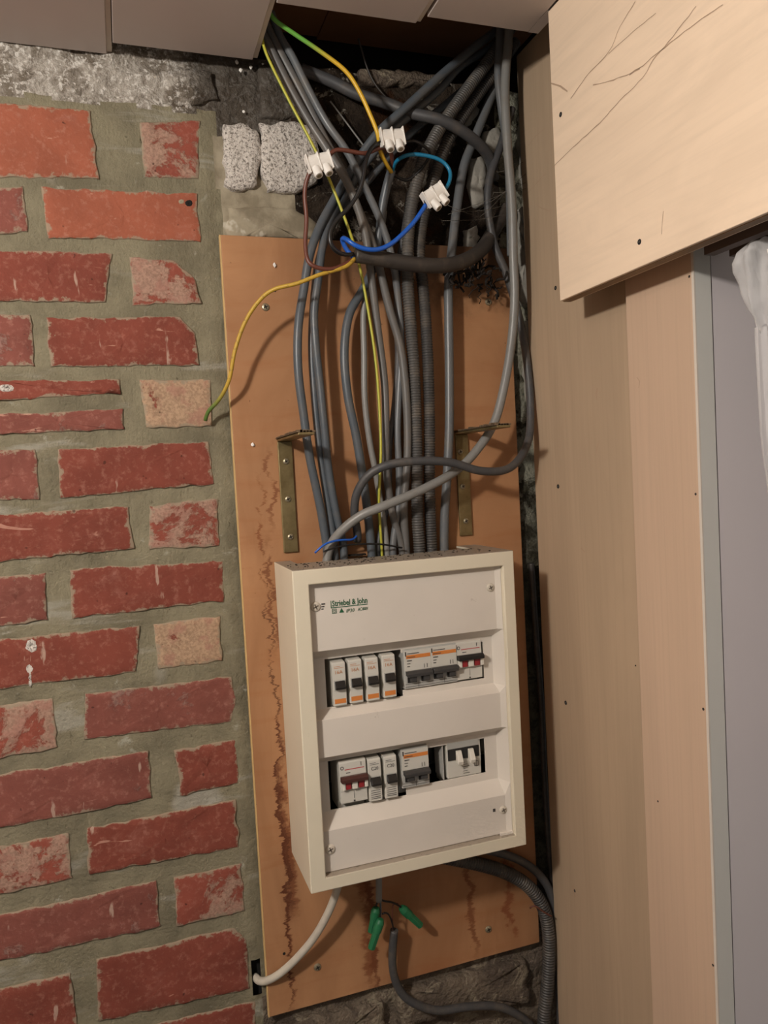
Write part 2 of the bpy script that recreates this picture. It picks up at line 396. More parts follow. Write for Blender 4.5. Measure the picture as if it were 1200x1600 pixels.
# ------------------------------------------------------------------ the setting: back wall with bricks
ZC = 2.173          # underside of the ceiling panels
BR = [  # outline corners of each brick face (tl, tr, br, bl) and its look
 ([(-25,157),(142,172),(155,277),(-25,276)],'brick_orange'), ([(218,190),(312,188),(310,278),(226,276)],'brick_patchy'),
 ([(-25,292),(36,290),(43,362),(-25,368)],'brick_dusky'), ([(64,292),(308,302),(314,376),(74,372)],'brick_orange'),
 ([(-25,390),(174,396),(165,472),(-25,470)],'brick_red'), ([(202,402),(272,406),(306,436),(316,474),(208,477)],'brick_patchy'),
 ([(-25,489),(48,491),(54,572),(-25,572)],'brick_dusky'), ([(72,496),(282,494),(306,520),(312,570),(78,573)],'brick_red'),
 ([(-25,595),(187,593),(189,614),(-25,627)],'brick_red'), ([(-25,648),(192,638),(195,671),(-25,679)],'brick_dusky'),
 ([(218,594),(330,593),(331,666),(227,668)],'brick_tan'),
 ([(-25,703),(56,702),(62,780),(-25,782)],'brick_dusky'), ([(90,702),(326,690),(335,757),(94,778)],'brick_red'),
 ([(-25,804),(200,792),(211,858),(-25,880)],'brick_red'), ([(233,790),(340,780),(343,853),(233,859)],'brick_patchy'),
 ([(-25,905),(71,895),(75,969),(-25,982)],'brick_dusky'), ([(109,889),(348,877),(350,939),(111,967)],'brick_red'),
 ([(-25,1002),(218,978),(212,1050),(-25,1081)],'brick_red'), ([(240,977),(344,963),(347,1033),(247,1046)],'brick_tan'),
 ([(-25,1104),(82,1091),(90,1170),(-25,1189)],'brick_patchy'), ([(133,1085),(362,1058),(368,1100),(362,1128),(132,1156)],'brick_dusky'),
 ([(-25,1216),(232,1174),(238,1248),(-25,1301)],'brick_dusky'), ([(272,1172),(370,1156),(372,1224),(283,1244)],'brick_red'),
 ([(-25,1328),(106,1303),(114,1374),(-25,1406)],'brick_patchy'), ([(136,1296),(368,1250),(374,1325),(138,1368)],'brick_red'),
 ([(-25,1436),(244,1377),(252,1450),(-25,1508)],'brick_dusky'), ([(272,1372),(377,1351),(383,1424),(277,1448)],'brick_patchy'),
 ([(-25,1550),(110,1522),(126,1640),(-25,1672)],'brick_red'), ([(150,1500),(366,1452),(385,1470),(391,1546),(154,1598)],'brick_red'),
 ([(158,1622),(398,1566),(402,1646),(160,1696)],'brick_red'),
]
wall_mats = ['mortar','brick_red','brick_orange','brick_dusky','brick_patchy','brick_tan','whitewash','block','cement','soot','rough','flake','void','gap']
MI = {n: i for i, n in enumerate(wall_mats)}
bm = bmesh.new()
rimL = bm.verts.layers.float.new('rim')
def slab(poly, mi, h=.0012, edge=.0018, seed=0, y0=.006):
    """a raised irregular face on the wall: outline with worn edges, fan of inner rings, sides back into the wall"""
    pts = []
    n = len(poly)
    for i in range(n):
        a, b = poly[i], poly[(i+1) % n]; L = (b-a).length; kk = max(2, int(L/.006))
        for j in range(kk):
            q = a.lerp(b, j/kk)
            d = (b-a).normalized(); nn = Vector((-d.z, 0, d.x))
            q = q + nn*(nz(q.x, seed, q.z, 55)*edge*1.3 + nz(q.x, seed+9, q.z, 200)*edge*.7)
            pts.append(q)
    c = sum(pts, Vector())/len(pts)
    def ring(f, y, jit): 
        o = []
        for q in pts:
            d = (c-q); L = max(d.length, 1e-6); p = q + d*(min(f/L, .97))
            o.append(bm.verts.new((p.x, y+nz(p.x, seed, p.z, 60)*jit, p.z)))
        return o
    rs = [ring(0, y0, 0), ring(0, -h*.45, .0006), ring(.0016, -h, .0008), ring(.012, -h*1.15, .0012), ring(.03, -h*1.1, .0012)]
    m_ = len(pts)
    for a, val in zip(rs, (1, 1, .85, .25, 0)):
        for v_ in a: v_[rimL] = val
    for a, b in zip(rs, rs[1:]):
        for i in range(m_):
            f = bm.faces.new([a[i], a[(i+1) % m_], b[(i+1) % m_], b[i]]); f.material_index = mi; f.smooth = True
    cv = bm.verts.new((c.x, -h*1.1, c.z))
    for i in range(m_):
        f = bm.faces.new([rs[-1][i], rs[-1][(i+1) % m_], cv]); f.material_index = mi; f.smooth = True
# ground of the wall: fine grid near the picture, with mortar relief
HOLE = (atY(391, 1500, 0), atY(412, 1548, 0))
def wall_mat(x, z):
    n = nz(x, 3, z, 25)*.006
    if z < atY(415, 1560, 0).z and x > .127: return MI['rough']
    if x+n < .1375:
        return MI['whitewash'] if z+n > 2.113+.004 else MI['mortar']
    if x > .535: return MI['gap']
    if z+n > 2.09: return MI['whitewash'] if x+n < .235 else MI['soot']
    return MI['soot'] if x+n > .235 else (MI['cement'] if z < 2.03 else MI['cement'])
g = .006
xs = [-1.8, -1.2, -.8, -.5] + [-.26 + g*i for i in range(int(.90/g))] + [.66, .9, 1.3, 1.8]
zs = [0, .4, .7] + [.86 + g*i for i in range(int(1.33/g))] + [2.19]
def relief(x, z):
    if not (-.27 < x < .66 and z > .85): return 0.
    d = .0012*nz(x, 0, z, 90) + .0018*nz(x, 5, z, 22)
    if x > .1375 or z > 2.117: d += .006*nz(x, 7, z, 30) + .004*nz(x, 2, z, 75)
    if x > .127 and z < .965: d += .006*nz(x, 7, z, 26)+.003*nz(x, 7, z, 90)
    if abs(x-.122) < .012 and z < 2.1: d += -.0025*(1-abs(x-.122)/.012)     # raised ridge of mortar at the brick ends
    return d
gv = {}
def V(i, j):
    if (i, j) not in gv: gv[i, j] = bm.verts.new((xs[i], relief(xs[i], zs[j])+.0008, zs[j]))
    return gv[i, j]
for i in range(len(xs)-1):
    for j in range(len(zs)-1):
        cx = (xs[i]+xs[i+1])/2; cz = (zs[j]+zs[j+1])/2
        if HOLE[0].x+nz(0, 1, cz, 60)*.004 < cx < HOLE[1].x and HOLE[1].z < cz < HOLE[0].z: continue
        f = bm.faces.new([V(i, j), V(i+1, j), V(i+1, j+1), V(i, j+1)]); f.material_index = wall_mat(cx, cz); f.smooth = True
# top of the wall, and the pocket behind the hole
a = len(bm.faces)
add_box(bm, -1.8, 1.8, .012, .10, 0, 2.188, MI['soot'])
add_box(bm, HOLE[0].x-.01, HOLE[1].x+.01, .0115, .0119, HOLE[1].z-.01, HOLE[0].z+.01, MI['void'])
for n_, (px, mt) in enumerate(BR):
    slab([Vector((q.x, 0, q.z)) for q in [atY(x, y, -.002) for x, y in px]], MI[mt], seed=n_*3.7)
# the courses carry on to the left of the photograph
rows = [(2.028,2.082+.03,'brick_orange'),(1.952,2.012,'brick_red'),(1.872,1.936,'brick_dusky'),(1.79,1.856,'brick_red'),(1.706,1.77,'brick_red'),(1.625,1.69,'brick_dusky'),
        (1.55,1.61,'brick_red'),(1.465,1.53,'brick_dusky'),(1.385,1.448,'brick_red'),(1.30,1.365,'brick_patchy'),(1.215,1.28,'brick_dusky'),(1.13,1.195,'brick_red')]
for r_, (z0, z1, mt) in enumerate(rows):
    z1 = min(z1, 2.10); x = atY(-25, 800, 0).x - .02 - (.03 if z0 > 1.7 else .05)
    for q in range(5):
        wd = (.185 if (q+r_) % 3 else .09)
        slab([Vector((x-wd, 0, z1)), Vector((x, 0, z1)), Vector((x, 0, z0)), Vector((x-wd, 0, z0))], MI[['brick_red', mt, 'brick_dusky'][q % 3]], seed=r_*7+q+300)
        x -= wd+.016
# splashes of paint, a chipped hole
for n_, (c_, rx, rz, mt) in enumerate([((48, 1010), 11, 12, 'block'), ((45, 1045), 7, 8, 'block'), ((47, 1062), 3.5, 13, 'block'), ((10, 606), 13, 7, 'block'), ((296, 317), 7, 6, 'void'), ((284, 314), 6, 5, 'cement'), ((438, 262), 0, 0, '')]):
    if rx: slab([Vector((q.x, 0, q.z)) for q in [atY(c_[0]+rx*math.cos(a_)*(1+.25*nz(a_, n_, 0, 1.7)), c_[1]-rz*math.sin(a_), -.003) for a_ in [2*math.pi*i/9 for i in range(9)][::-1]]], MI[mt], h=.0017, edge=.0006, seed=n_+900)
# whitewashed stones, cement courses and pale stones behind the cables
for n_, (px, mt, h) in enumerate([
 ([(349,198),(384,196),(403,204),(407,250),(402,290),(378,298),(354,290)],'block',.008), ([(404,194),(446,190),(486,200),(498,240),(494,282),(462,304),(416,300),(408,262)],'block',.009),
 ([(356,326),(420,322),(470,330),(494,352),(494,372),(354,372)],'cement',.006),
 ([(735,250),(752,244),(760,270),(756,318),(738,322),(730,290)],'flake',.008), ([(757,206),(778,198),(786,218),(776,238),(760,240)],'flake',.006),
 ([(722,170),(738,158),(748,170),(738,196),(724,200)],'flake',.006), ([(724,360),(744,352),(752,372),(740,392),(724,388)],'flake',.006),
 ([(812,180),(822,176),(826,240),(820,300),(812,260)],'flake',.012), ([(806,330),(820,322),(824,420),(822,480),(808,470),(812,400)],'flake',.014),
 ([(818,500),(826,500),(832,580),(826,640),(820,600)],'flake',.012),
 ([(404,100),(470,104),(486,150),(476,184),(408,186)],'whitewash',.008), ([(250,110),(296,104),(330,112),(338,150),(300,168),(256,160)],'whitewash',.006),
 ([(440,1600),(600,1560),(600,1640),(440,1670)],'rough',.010), ([(620,1546),(820,1496),(826,1560),(624,1600)],'rough',.012),
 ([(560,110),(640,112),(690,120),(700,134),(600,134),(562,128)],'rough',.008)]):
    slab([Vector((q.x, 0, q.z)) for q in [atY(x, y, -.004) for x, y in px]], MI[mt], h=h, edge=.004, seed=n_*5+77)
o = obj('wall_back', bm, wall_mats, base=Vector((0, 0, 0))); tag(o, 'old red brick wall with olive mortar and a sooty rubble part behind the cables', kind='structure')
# cavity above the wall
bm = bmesh.new(); add_box(bm, -.6, .75, .10, .12, 1.9, 2.5); add_box(bm, -.6, .75, -.6, .12, 2.42, 2.44)
add_box(bm, -.62, -.6, -.6, .12, 2.19, 2.44); add_box(bm, .75, .77, -.6, .12, 2.19, 2.44)
o = obj('ceiling_cavity', bm, 'void', base=Vector((0, 0, 0))); tag(o, kind='structure')
# floor, side walls and ceiling out of the picture
tag(obj('floor', box_bm(-1.8, 1.8, -2.6, .1, -.05, 0), 'floor', base=Vector((0, 0, 0))), kind='structure')
tag(obj('wall_left', box_bm(-1.85, -1.8, -2.6, .1, 0, 2.3), 'plaster', base=Vector((0, 0, 0))), kind='structure')

# ceiling with its laminate panels
tag(obj('ceiling', box_bm(-1.8, 1.8, -2.6, -.34, ZC+.012, ZC+.06), 'plaster', base=Vector((0, 0, 0))), kind='structure')
ceil = bpy.data.objects['ceiling']
def panel(x0, x1, ye, tongue):
    bm = bmesh.new(); add_box(bm, x0, x1, -2.6, ye, ZC, ZC+.0118)
    o = bevel(obj('ceiling_panel', bm, 'ceil', ceil), .0008)
    if tongue: obj('tongue_edge', box_bm(x1+.0002, x1+.006, -2.6, ye, ZC+.003, ZC+.007), 'ceil_edge', o)
    return o
p1 = [atZ(165, 84, ZC), atZ(176, 66, ZC), atZ(396, 94, ZC), atZ(651, 37, ZC), atZ(664, 21, ZC), atZ(834, 54, ZC)]
xA = p1[1].x; xB = p1[2].x
for i in range(7): panel(xA-.17*(i+1)-.004, xA-.17*i-.007, -.004, True)
panel(xA, xB-.001, p1[2].y, True)
panel(xB+.006, p1[3].x-.001, p1[3].y, True)
panel(p1[4].x+.0052, .4985, -.165, False)
add_b = obj('ceiling_panel', box_bm(.4987, .512, -.2095+.0005, -.165, ZC, ZC+.0118), 'ceil', ceil)
panel(.54, .75, -.395, False); 
# old wooden boards above the gap
yb = atZ(560, 66, 2.27).y
bm = bmesh.new(); add_box(bm, .10, .30, -.33, yb, 2.27, 2.30); add_box(bm, .302, .60, -.33, yb+.01, 2.272, 2.30)
obj('subfloor_board', bm, 'joist', ceil)

# ------------------------------------------------------------------ right side: plywood planks, door
XA = .558; XB = .545; XU = .500
def rect_pts(bm, pts, r, x):
    pass
def marks(name, parent, xpl, lines, dots, xface):
    for pts, wd in lines:
        bm = bmesh.new(); P = smooth_path([atX(px, py, xface) for px, py in pts], .006)
        vs = []
        for i, p in enumerate(P):
            t = (P[min(i+1, len(P)-1)]-P[max(i-1, 0)]).normalized(); s_ = Vector((0, -t.z, t.y))
            ww = wd*(.5+.9*abs(nz(p.y, 1, p.z, 60)))
            jit = s_*nz(p.y, 8, p.z, 90)*.0012
            vs.append((bm.verts.new((xface-.0003, *(p+s_*ww+jit).yz)), bm.verts.new((xface-.0003, *(p-s_*ww+jit).yz))))
        for a, b in zip(vs, vs[1:]): bm.faces.new([a[0], a[1], b[1], b[0]])
        obj(name, bm, 'mark', parent)
    for px, py, r in dots:
        c = atX(px, py, xface); bm = bmesh.new()
        add_cyl(bm, (c.x+.0002, c.y, c.z), (-1, 0, 0), r, r*.9, .0005, 14)
        add_cyl(bm, (c.x-.0003, c.y, c.z), (-1, 0, 0), r*.4, r*.3, .0004, 10, 1)
        obj('screw_hole', bm, ['hole', 'ink'], parent)
yA0 = -.262; zt = 2.16
t = thing('plywood_plank', (XA, -.15, 0), 'tall plywood plank next to the dark gap at the right of the cables', 'plank')
bevel(obj('board', box_bm(XA, XA+.012, -.278, -.03, .0, 2.222), 'plywood_plank', t), .0012)
marks('scratch_mark', t, XA, [([(853,270),(832,294),(819,306)], .0007), ([(852,200),(838,212),(826,228)], .0006), ([(934,606),(932,616),(933,624)], .0016), ([(936,690),(931,708)], .001), ([(908,856),(914,862)], .001),
      ([(838,318),(848,326),(862,330)], .0007), ([(895,1384),(899,1402)], .0018)],
      [(872,760,.0032), (884,1098,.0032), (898,1392,.0022), (868,450,.003)], XA)
t = thing('plywood_plank', (XB, -.32, 0), 'tall rosy plywood plank between the wider plank and the grey door frame', 'plank')
bevel(obj('board', box_bm(XB, XB+.012, -.3755, yA0-.008, 0, zt), 'plywood_plank_rosy', t), .0012)
marks('scratch_mark', t, XB, [([(995,590),(1000,596),(998,606)], .0006)], [(1087,772,.0014), (1099,1108,.0016), (1028,1252,.0012), (1114,1508,.0014), (993,1040,.001), (1077,432,.0014)], XB)
# the big upper board
yU = atX(875, 470, XU).y; zU = 1.842
t = thing('plywood_board', (XU, yU, zU), 'large pale plywood panel with screws hanging in front of the planks', 'plywood board')
bm = box_bm(XU, XU+.018, -2.2, yU, zU, ZC-.0005)
o = obj('sheet', bm, ['plywood_pale'], t); bevel(o, .0008)
obj('edge_layer', box_bm(XU+.004, XU+.014, -2.2, yU-.0005, zU-.0008, zU-.0001), 'plywood_edge', t)
obj('batten', box_bm(XU+.0182, XB-.0005, -.36, -.30, zU+.03, ZC-.001), 'plywood_edge', t)
marks('scratch_mark', t, XU, [
 ([(993,3),(969,42),(951,82),(920,115),(892,154)], .0006), ([(951,84),(990,49),(1025,21)], .0005),
 ([(1088,10),(1039,73),(1021,94),(1004,122),(969,157),(937,192),(895,231),(864,261)], .0006),
 ([(1130,7),(1070,49),(1025,86),(986,114),(948,128),(927,133)], .0006), ([(861,130),(876,135),(887,143)], .0011),
 ([(1036,330),(1034,366)], .0004), ([(1000,106),(992,112),(984,116)], .0012)],
 [(876,179,.0030), (999,378,.0030)], XU)
# grey door frame and door, facing the room
yE = -.379
xs1 = atY(1116, 560, yE).x
tag(obj('trim_1', box_bm(XB+.0016, xs1-.0012, yE, yE+.0025, 0, zt), 'frame', base=Vector((0, 0, 0))), 'narrow grey green painted door frame beside the rosy plank', kind='structure')
o = tag(obj('door_1', box_bm(xs1+.0008, xs1+.62, yE+.001, yE+.04, 0, zt), 'door', base=Vector((0, 0, 0))), 'smooth grey door at the right', kind='structure')
tag(obj('door_gap_shade', box_bm(xs1-.0012, xs1+.0008, yE+.008, yE+.04, 0, zt), 'hole', base=Vector((0, 0, 0))), kind='structure')  # dark filler strip, its colour stands in for the shade in the door gap
# pale edge strip on the end of the rosy plank
obj('edge_band', box_bm(XB-.0001, XB+.0014, yE, -.3757, 0, zt), 'ceil_edge', bpy.data.objects['plywood_plank.001'])
# head rail of the door
c0 = atY(1101, 402, -.40); 
t = thing('door_rail', (.59, -.6, 1.86), 'dark brown slotted rail above the grey door', 'rail')
bm = bmesh.new(); zr = c0.z+.002
add_box(bm, c0.x, c0.x+.012, -1.2, -.3995, zr, zr+.03); add_box(bm, c0.x+.012, c0.x+.03, -1.2, -.3995, zr+.012, zr+.03); add_box(bm, c0.x+.03, c0.x+.045, -1.2, -.3995, zr, zr+.03)
obj('channel', bm, 'rail', t)
obj('slot', box_bm(c0.x+.0125, c0.x+.0295, -1.1, -.41, zr+.008, zr+.0115), 'hole', t)
# plastic sheet at the right edge
pc = atY(1207, 440, -.46)
t = thing('plastic_sheet', (pc.x, pc.y, .9), 'crinkled translucent plastic sheet knotted and hanging before the grey door', 'plastic sheet')
bm = bmesh.new(); rg = []; seg = 64
prof = [(.004, .034), (.020, .033), (.031, .027), (.036, .020), (.035, .012), (.030, 0), (.028, -.012), (.024, -.024), (.018, -.034), (.015, -.042)]
for i, (r, z) in enumerate(prof):
    rg.append([bm.verts.new((pc.x+math.cos(a)*(rr := r*(1+.10*math.sin(a*9+i*.5)+.08*nz(math.cos(a), i*.4, math.sin(a), 3))), pc.y+math.sin(a)*rr*.6, pc.z+z+.004*math.sin(a*5+i))) for a in [2*math.pi*j/seg for j in range(seg)]])
for a, b in zip(rg, rg[1:]):
    for j in range(seg): f = bm.faces.new([a[j], b[j], b[(j+1) % seg], a[(j+1) % seg]]); f.smooth = True
f = bm.faces.new(rg[0])
obj('knot', bm, 'plastic', t)
bm = bmesh.new(); R_ = []
for i in range(30):
    z = pc.z-.040 - i*.016; row = []
    for j in range(70):
        u = j/69
        wd = .05+.10*min(1, i/12.) + (.0 if i < 40 else 0)
        x = pc.x-.018 + u*wd + (i/30.)**1.3*.030
        y = pc.y + .010*math.sin(u*26+nz(u*3, 0, i*.05)*2)*(.4+.6*min(1, i/10)) + .006*nz(u*6, 1, i*.12)
        row.append(bm.verts.new((x+.003*nz(u*4, 2, i*.2), y, z)))
    R_.append(row)
for i in range(29):
    for j in range(69): f = bm.faces.new([R_[i][j], R_[i][j+1], R_[i+1][j+1], R_[i+1][j]]); f.smooth = True
obj('hanging_fold', bm, 'plastic', t)
bm = bmesh.new(); add_tube(bm, smooth_path([pc+Vector((-.030, -.025, .02)), pc+Vector((-.026, -.028, 0)), pc+Vector((-.014, -.024, -.03)), pc+Vector((0, -.022, -.034)), pc+Vector((.02, -.02, -.02))]), .0008, 6)
add_tube(bm, smooth_path([pc+Vector((-.014, -.024, -.03)), pc+Vector((-.012, -.02, -.12)), pc+Vector((-.009, -.02, -.30))]), .0008, 6)
obj('drawstring', bm, 'connector', t)

# ------------------------------------------------------------------ mounting board
YB = -.012
bT = [atY(348, 375, YB), atY(415, 1590, YB), atY(840, 1475, YB)]
bx0 = .135; bx1 = .5425; bz1 = 1.962; bz0 = .9405
t = mount = thing('mounting_board', (bx0, YB, bz0), 'stained orange brown plywood board fixed to the wall behind the fuse box', 'board')
bm = bmesh.new(); add_box(bm, bx0+.0015, bx1, YB, -.0045, bz0, bz1)
bevel(obj('plywood_sheet', bm, 'board', t), .001)
obj('edge_veneer', box_bm(bx0, bx0+.0014, YB+.0003, -.0045, bz0, bz1), 'board_edge', t)
for px, py in [(415, 480), (763, 472), (496, 1511), (763, 1452)]:
    p = atY(px, py, YB); local_part('screw', screw_bm(.0052), ['screw', 'slot'], t, (p.x, p.y-.0002, p.z))
for px, py, r in [(444, 1490, .002), (430, 455, .0012), (560, 1370, .001)]:
    p = atY(px, py, YB); bm = bmesh.new(); add_cyl(bm, (p.x, YB-.0001, p.z), (0, -1, 0), r, r*.9, .0004, 12); obj('nail_hole', bm, 'hole', t)

# angle brackets
def bracket(tl, br, scr, label):
    a = atY(*tl, YB-.002); b = atY(*br, YB-.002)
    t = thing('angle_bracket', (a.x, YB, b.z), label, 'bracket', 'angle brackets on the mounting board')
    wd = b.x-a.x; 
    bevel(obj('upright_leg', box_bm(a.x, b.x, YB-.0035, YB-.0002, b.z, a.z-.0002), 'bracket', t), .0008)
    bm = bmesh.new(); nseg = 12
    add_box(bm, a.x, b.x, YB-.130, YB-.0002, a.z, a.z+.0032)
    o = bevel(obj('shelf_leg', bm, 'bracket', t), .0008)
    bm = bmesh.new()   # crust of dust and plaster along the top leg
    for i in range(26):
        for j in range(5):
            y = YB-.004-.122*i/25; x = a.x+.002+(wd-.004)*j/4; h = .0014+.0035*abs(nz(x, y, 3, 120)); s_ = .0035
            add_box(bm, x-s_, x+s_*.9, y-s_, y+s_, a.z+.0033, a.z+.0034+h)
    obj('dust_crust', bm, 'dusty_bracket', t)
    for px, py in scr:
        p = atY(px, py, YB-.0035); local_part('screw', screw_bm(.0042), ['screw', 'slot'], t, (p.x, p.y-.0002, p.z))
bracket((433, 690), (466, 862), [(447, 721), (450, 780), (454, 839)], 'bronze angle bracket screwed left of the cables just above the fuse box')
bracket((711, 679), (738, 836), [(719, 706), (723, 760), (728, 814)], 'bronze angle bracket screwed right of the corrugated pipes')

# ------------------------------------------------------------------ fuse box
x0, x1, z0, z1 = .179, .4685, 1.1555, 1.5435
YF = -.124; YK = YB-.0004
box = thing('fuse_box', (x0, YK, z0), 'cream two row fuse box with a white cover on the orange board', 'fuse box')
i0 = atY(483, 914.5, YF); i1 = atY(805, 1305, YF)
ix0, ix1 = i0.x, i1.x+.0005; iz1, iz0 = (i0.z+atY(785, 884, YF).z)/2, (i1.z+atY(510, 1371, YF).z)/2
bm = bmesh.new()
# front rim (slightly rounded by bevel), sides, top with a cable slot at the back, back plate
add_box(bm, x0, ix0, YF, YK, z0, z1); add_box(bm, ix1, x1, YF, YK, z0, z1)
def casing():
    bm = bmesh.new(); tk = .003
    # outer skin as one closed loop of boxes that only touch along their faces
    prof = [(x0, z0), (x1, z0), (x1, z1), (x0, z1)]; inn = [(ix0, iz0), (ix1, iz0), (ix1, iz1), (ix0, iz1)]
    inr = [(x0+tk, z0+tk), (x1-tk, z0+tk), (x1-tk, z1-tk), (x0+tk, z1-tk)]
    F = [bm.verts.new((x, YF, z)) for x, z in prof]; I = [bm.verts.new((x, YF, z)) for x, z in inn]
    J = [bm.verts.new((x+(.0015 if x > .3 else -.0015)*0, YF+.012, z)) for x, z in inn]
    K = [bm.verts.new((x, YF+.012, z)) for x, z in inr]; B = [bm.verts.new((x, YK, z)) for x, z in inr]; O = [bm.verts.new((x, YK, z)) for x, z in prof]
    for i in range(4):
        j = (i+1) % 4
        bm.faces.new([F[i], F[j], I[j], I[i]]); bm.faces.new([I[i], I[j], J[j], J[i]]); bm.faces.new([J[i], J[j], K[j], K[i]])
        if i != 2:
            bm.faces.new([K[i], K[j], B[j], B[i]]); bm.faces.new([B[i], B[j], O[j], O[i]]); bm.faces.new([O[i], O[j], F[j], F[i]])
    # top: slot between sx0..sx1 from the back edge forward to YS
    sx0, sx1, YS = x0+.022, x1-.030, YK-.040
    for zz, sgn, xa, xb in ((z1, 1, x0, x1), (z1-tk, -1, x0+tk, x1-tk)):
        yf = YF if sgn > 0 else YF+.012
        q = [(xa, yf), (xb, yf), (xb, YK), (sx1, YK), (sx1, YS), (sx0, YS), (sx0, YK), (xa, YK)]
        v = [bm.verts.new((x, y, zz)) for x, y in q]
        fs = [[7, 0, 5, 6], [0, 1, 4, 5], [1, 2, 3, 4]]
        for f in fs: bm.faces.new([v[i] for i in f][::sgn])
    q = [(sx0, YK), (sx0, YS), (sx1, YS), (sx1, YK)]
    for a, b in zip(q, q[1:]):
        bm.faces.new([bm.verts.new((a[0], a[1], z1)), bm.verts.new((b[0], b[1], z1)), bm.verts.new((b[0], b[1], z1-tk)), bm.verts.new((a[0], a[1], z1-tk))])
    bmesh.ops.remove_doubles(bm, verts=bm.verts[:], dist=1e-5)
    bmesh.ops.recalc_face_normals(bm, faces=bm.faces[:])
    return bm
bm.free()
bevel(obj('casing', casing(), 'casing', box), .0014, 3)
obj('back_plate', box_bm(x0+.004, x1-.004, YK-.004, YK-.0005, z0+.004, z1-.02), 'inside', box)
# dust specks and the crack on top
bm = bmesh.new()
for i in range(160):
    x = random.uniform(x0+.006, x1-.02); y = random.uniform(YF+.012, YK-.045); s_ = random.uniform(.0003, .0011)
    add_box(bm, x-s_, x+s_*random.uniform(.6, 1.6), y-s_, y+s_, z1-.0001, z1+s_*.7)
o = obj('grit', bm, 'dirt', box); o['kind'] = 'stuff'
bm = bmesh.new(); p = atZ(558, 868, z1)
add_box(bm, p.x-.012, p.x+.012, p.y-.004, p.y+.003, z1-.0001, z1+.0022); add_box(bm, p.x-.004, p.x+.006, p.y-.009, p.y+.001, z1-.0001, z1+.0014)
bevel(obj('dirt_lump', bm, 'dirt', box), .001)
# cover sheet: raised fields and troughs, with windows for the breakers
YR = YF+.010; YT = YF+.027
def zav(pts, y): return sum(atY(a, b, y).z for a, b in pts)/len(pts)
zA = zav([(492, 1018), (779, 983)], YR); zAb = zA-.012
zBb = zav([(560, 1118), (780, 1081)], YR); zBt = zBb+.0185
zD = zav([(499, 1184), (782, 1138)], YR); zDb = zD-.012
zEb = zav([(507, 1300), (787, 1242)], YR); zEt = zEb+.0185
W1 = (atY(507, 1031, YT).x, atY(628, 1050, YT).x, zav([(509, 1106), (628, 1088)], YT), zav([(507, 1031), (621, 1015)], YT))
W2 = (W1[1], atY(755, 1030, YT).x, zav([(630, 1078), (756, 1060)], YT), zav([(630, 1017), (754, 1005)], YT))
W3 = (atY(514, 1220, YT).x, atY(633, 1200, YT).x, zav([(520, 1265), (635, 1243)], YT), zav([(513, 1190), (629, 1169)], YT))
W4 = (W3[1], atY(758, 1180, YT).x, zav([(635, 1232), (759, 1206)], YT), zav([(632, 1175), (757, 1154)], YT))
print('WIN', W1, W2, W3, W4, zAb, zBt, zDb, zEt)
zAb = max(zAb, W1[3]+.001); zBt = min(zBt, W1[2]-.0008); zDb = max(zDb, W3[3]+.001); zEt = min(zEt, W3[2]-.0008)
def cover():
    bm = bmesh.new()
    prof = [(iz0+.0005, YR), (zEb, YR), (zEt, YT), (zDb, YT), (zD, YR), (zBb, YR), (zBt, YT), (zAb, YT), (zA, YR), (iz1-.0005, YR)]
    zl = sorted(set([q[0] for q in prof]+[v for W in (W1, W2, W3, W4) for v in W[2:]]))
    def yat(z):
        for (a, ya), (b, yb) in zip(prof, prof[1:]):
            if a-1e-9 <= z <= b+1e-9: return ya+(yb-ya)*(z-a)/(b-a)
        return YR
    xr = ix1-.0005; xm = ix1-.008
    xl = sorted(set([ix0+.0005, xm]+[v for W in (W1, W2, W3, W4) for v in W[:2]]))
    vv = {}
    def vt(x, z, y=None):
        y = yat(z) if y is None else y
        k_ = (round(x, 6), round(z, 6), round(y, 6))
        if k_ not in vv: vv[k_] = bm.verts.new((x, y, z))
        return vv[k_]
    for a, b in zip(xl, xl[1:]):
        for c, d in zip(zl, zl[1:]):
            mx, mz = (a+b)/2, (c+d)/2
            if any(W[0] < mx < W[1] and W[2] < mz < W[3] for W in (W1, W2, W3, W4)): continue
            bm.faces.new([vt(a, c), vt(b, c), vt(b, d), vt(a, d)])
    for c, d in zip(zl, zl[1:]):      # sloping right end up to the rim
        bm.faces.new([vt(xm, c), vt(xr, c, YR-.003), vt(xr, d, YR-.003), vt(xm, d)])
    return bm
o = obj('cover', cover(), 'cover', box)
sd = o.modifiers.new('thick', 'SOLIDIFY'); sd.thickness = .0018; sd.offset = -1; bevel(o, .0007)
cov = o
# cover screws
for px, py, r in [(493, 948, .0062), (766, 918, .0055), (516, 1327, .0062), (786, 1265, .0055)]:
    p = atY(px, py, YR); local_part('cover_screw', screw_bm(r), ['white_screw', 'soft_slot'], box, (p.x, p.y-.0003, p.z))
bm = bmesh.new(); p = atY(790, 1303, YR-.002); add_box(bm, p.x-.008, p.x+.010, YR-.0045, YR-.0003, p.z-.003, p.z+.003); add_cyl(bm, (p.x+.001, YR-.0045, p.z), (0, -1, 0), .002, .002, .0008)
bevel(obj('latch', bm, 'cover', box), .0006)
# little lugs and embossed mark on the right side of the cover
def qbox(pxa, pya, pxb, pyb, y, th, name, mt, par):
    a = atY(pxa, pya, y); b = atY(pxb, pyb, y)
    return obj(name, box_bm(min(a.x, b.x), max(a.x, b.x), y-th, y-.00015, min(a.z, b.z), max(a.z, b.z)), mt, par)
qbox(770, 1264, 774, 1268, YR, .0004, 'mark', 'ink', box)
for yy in (943, 947, 951): qbox(502, yy, 508-(yy-943)*.3, yy+1.4, YR, .0004, 'mark', 'ink', box)
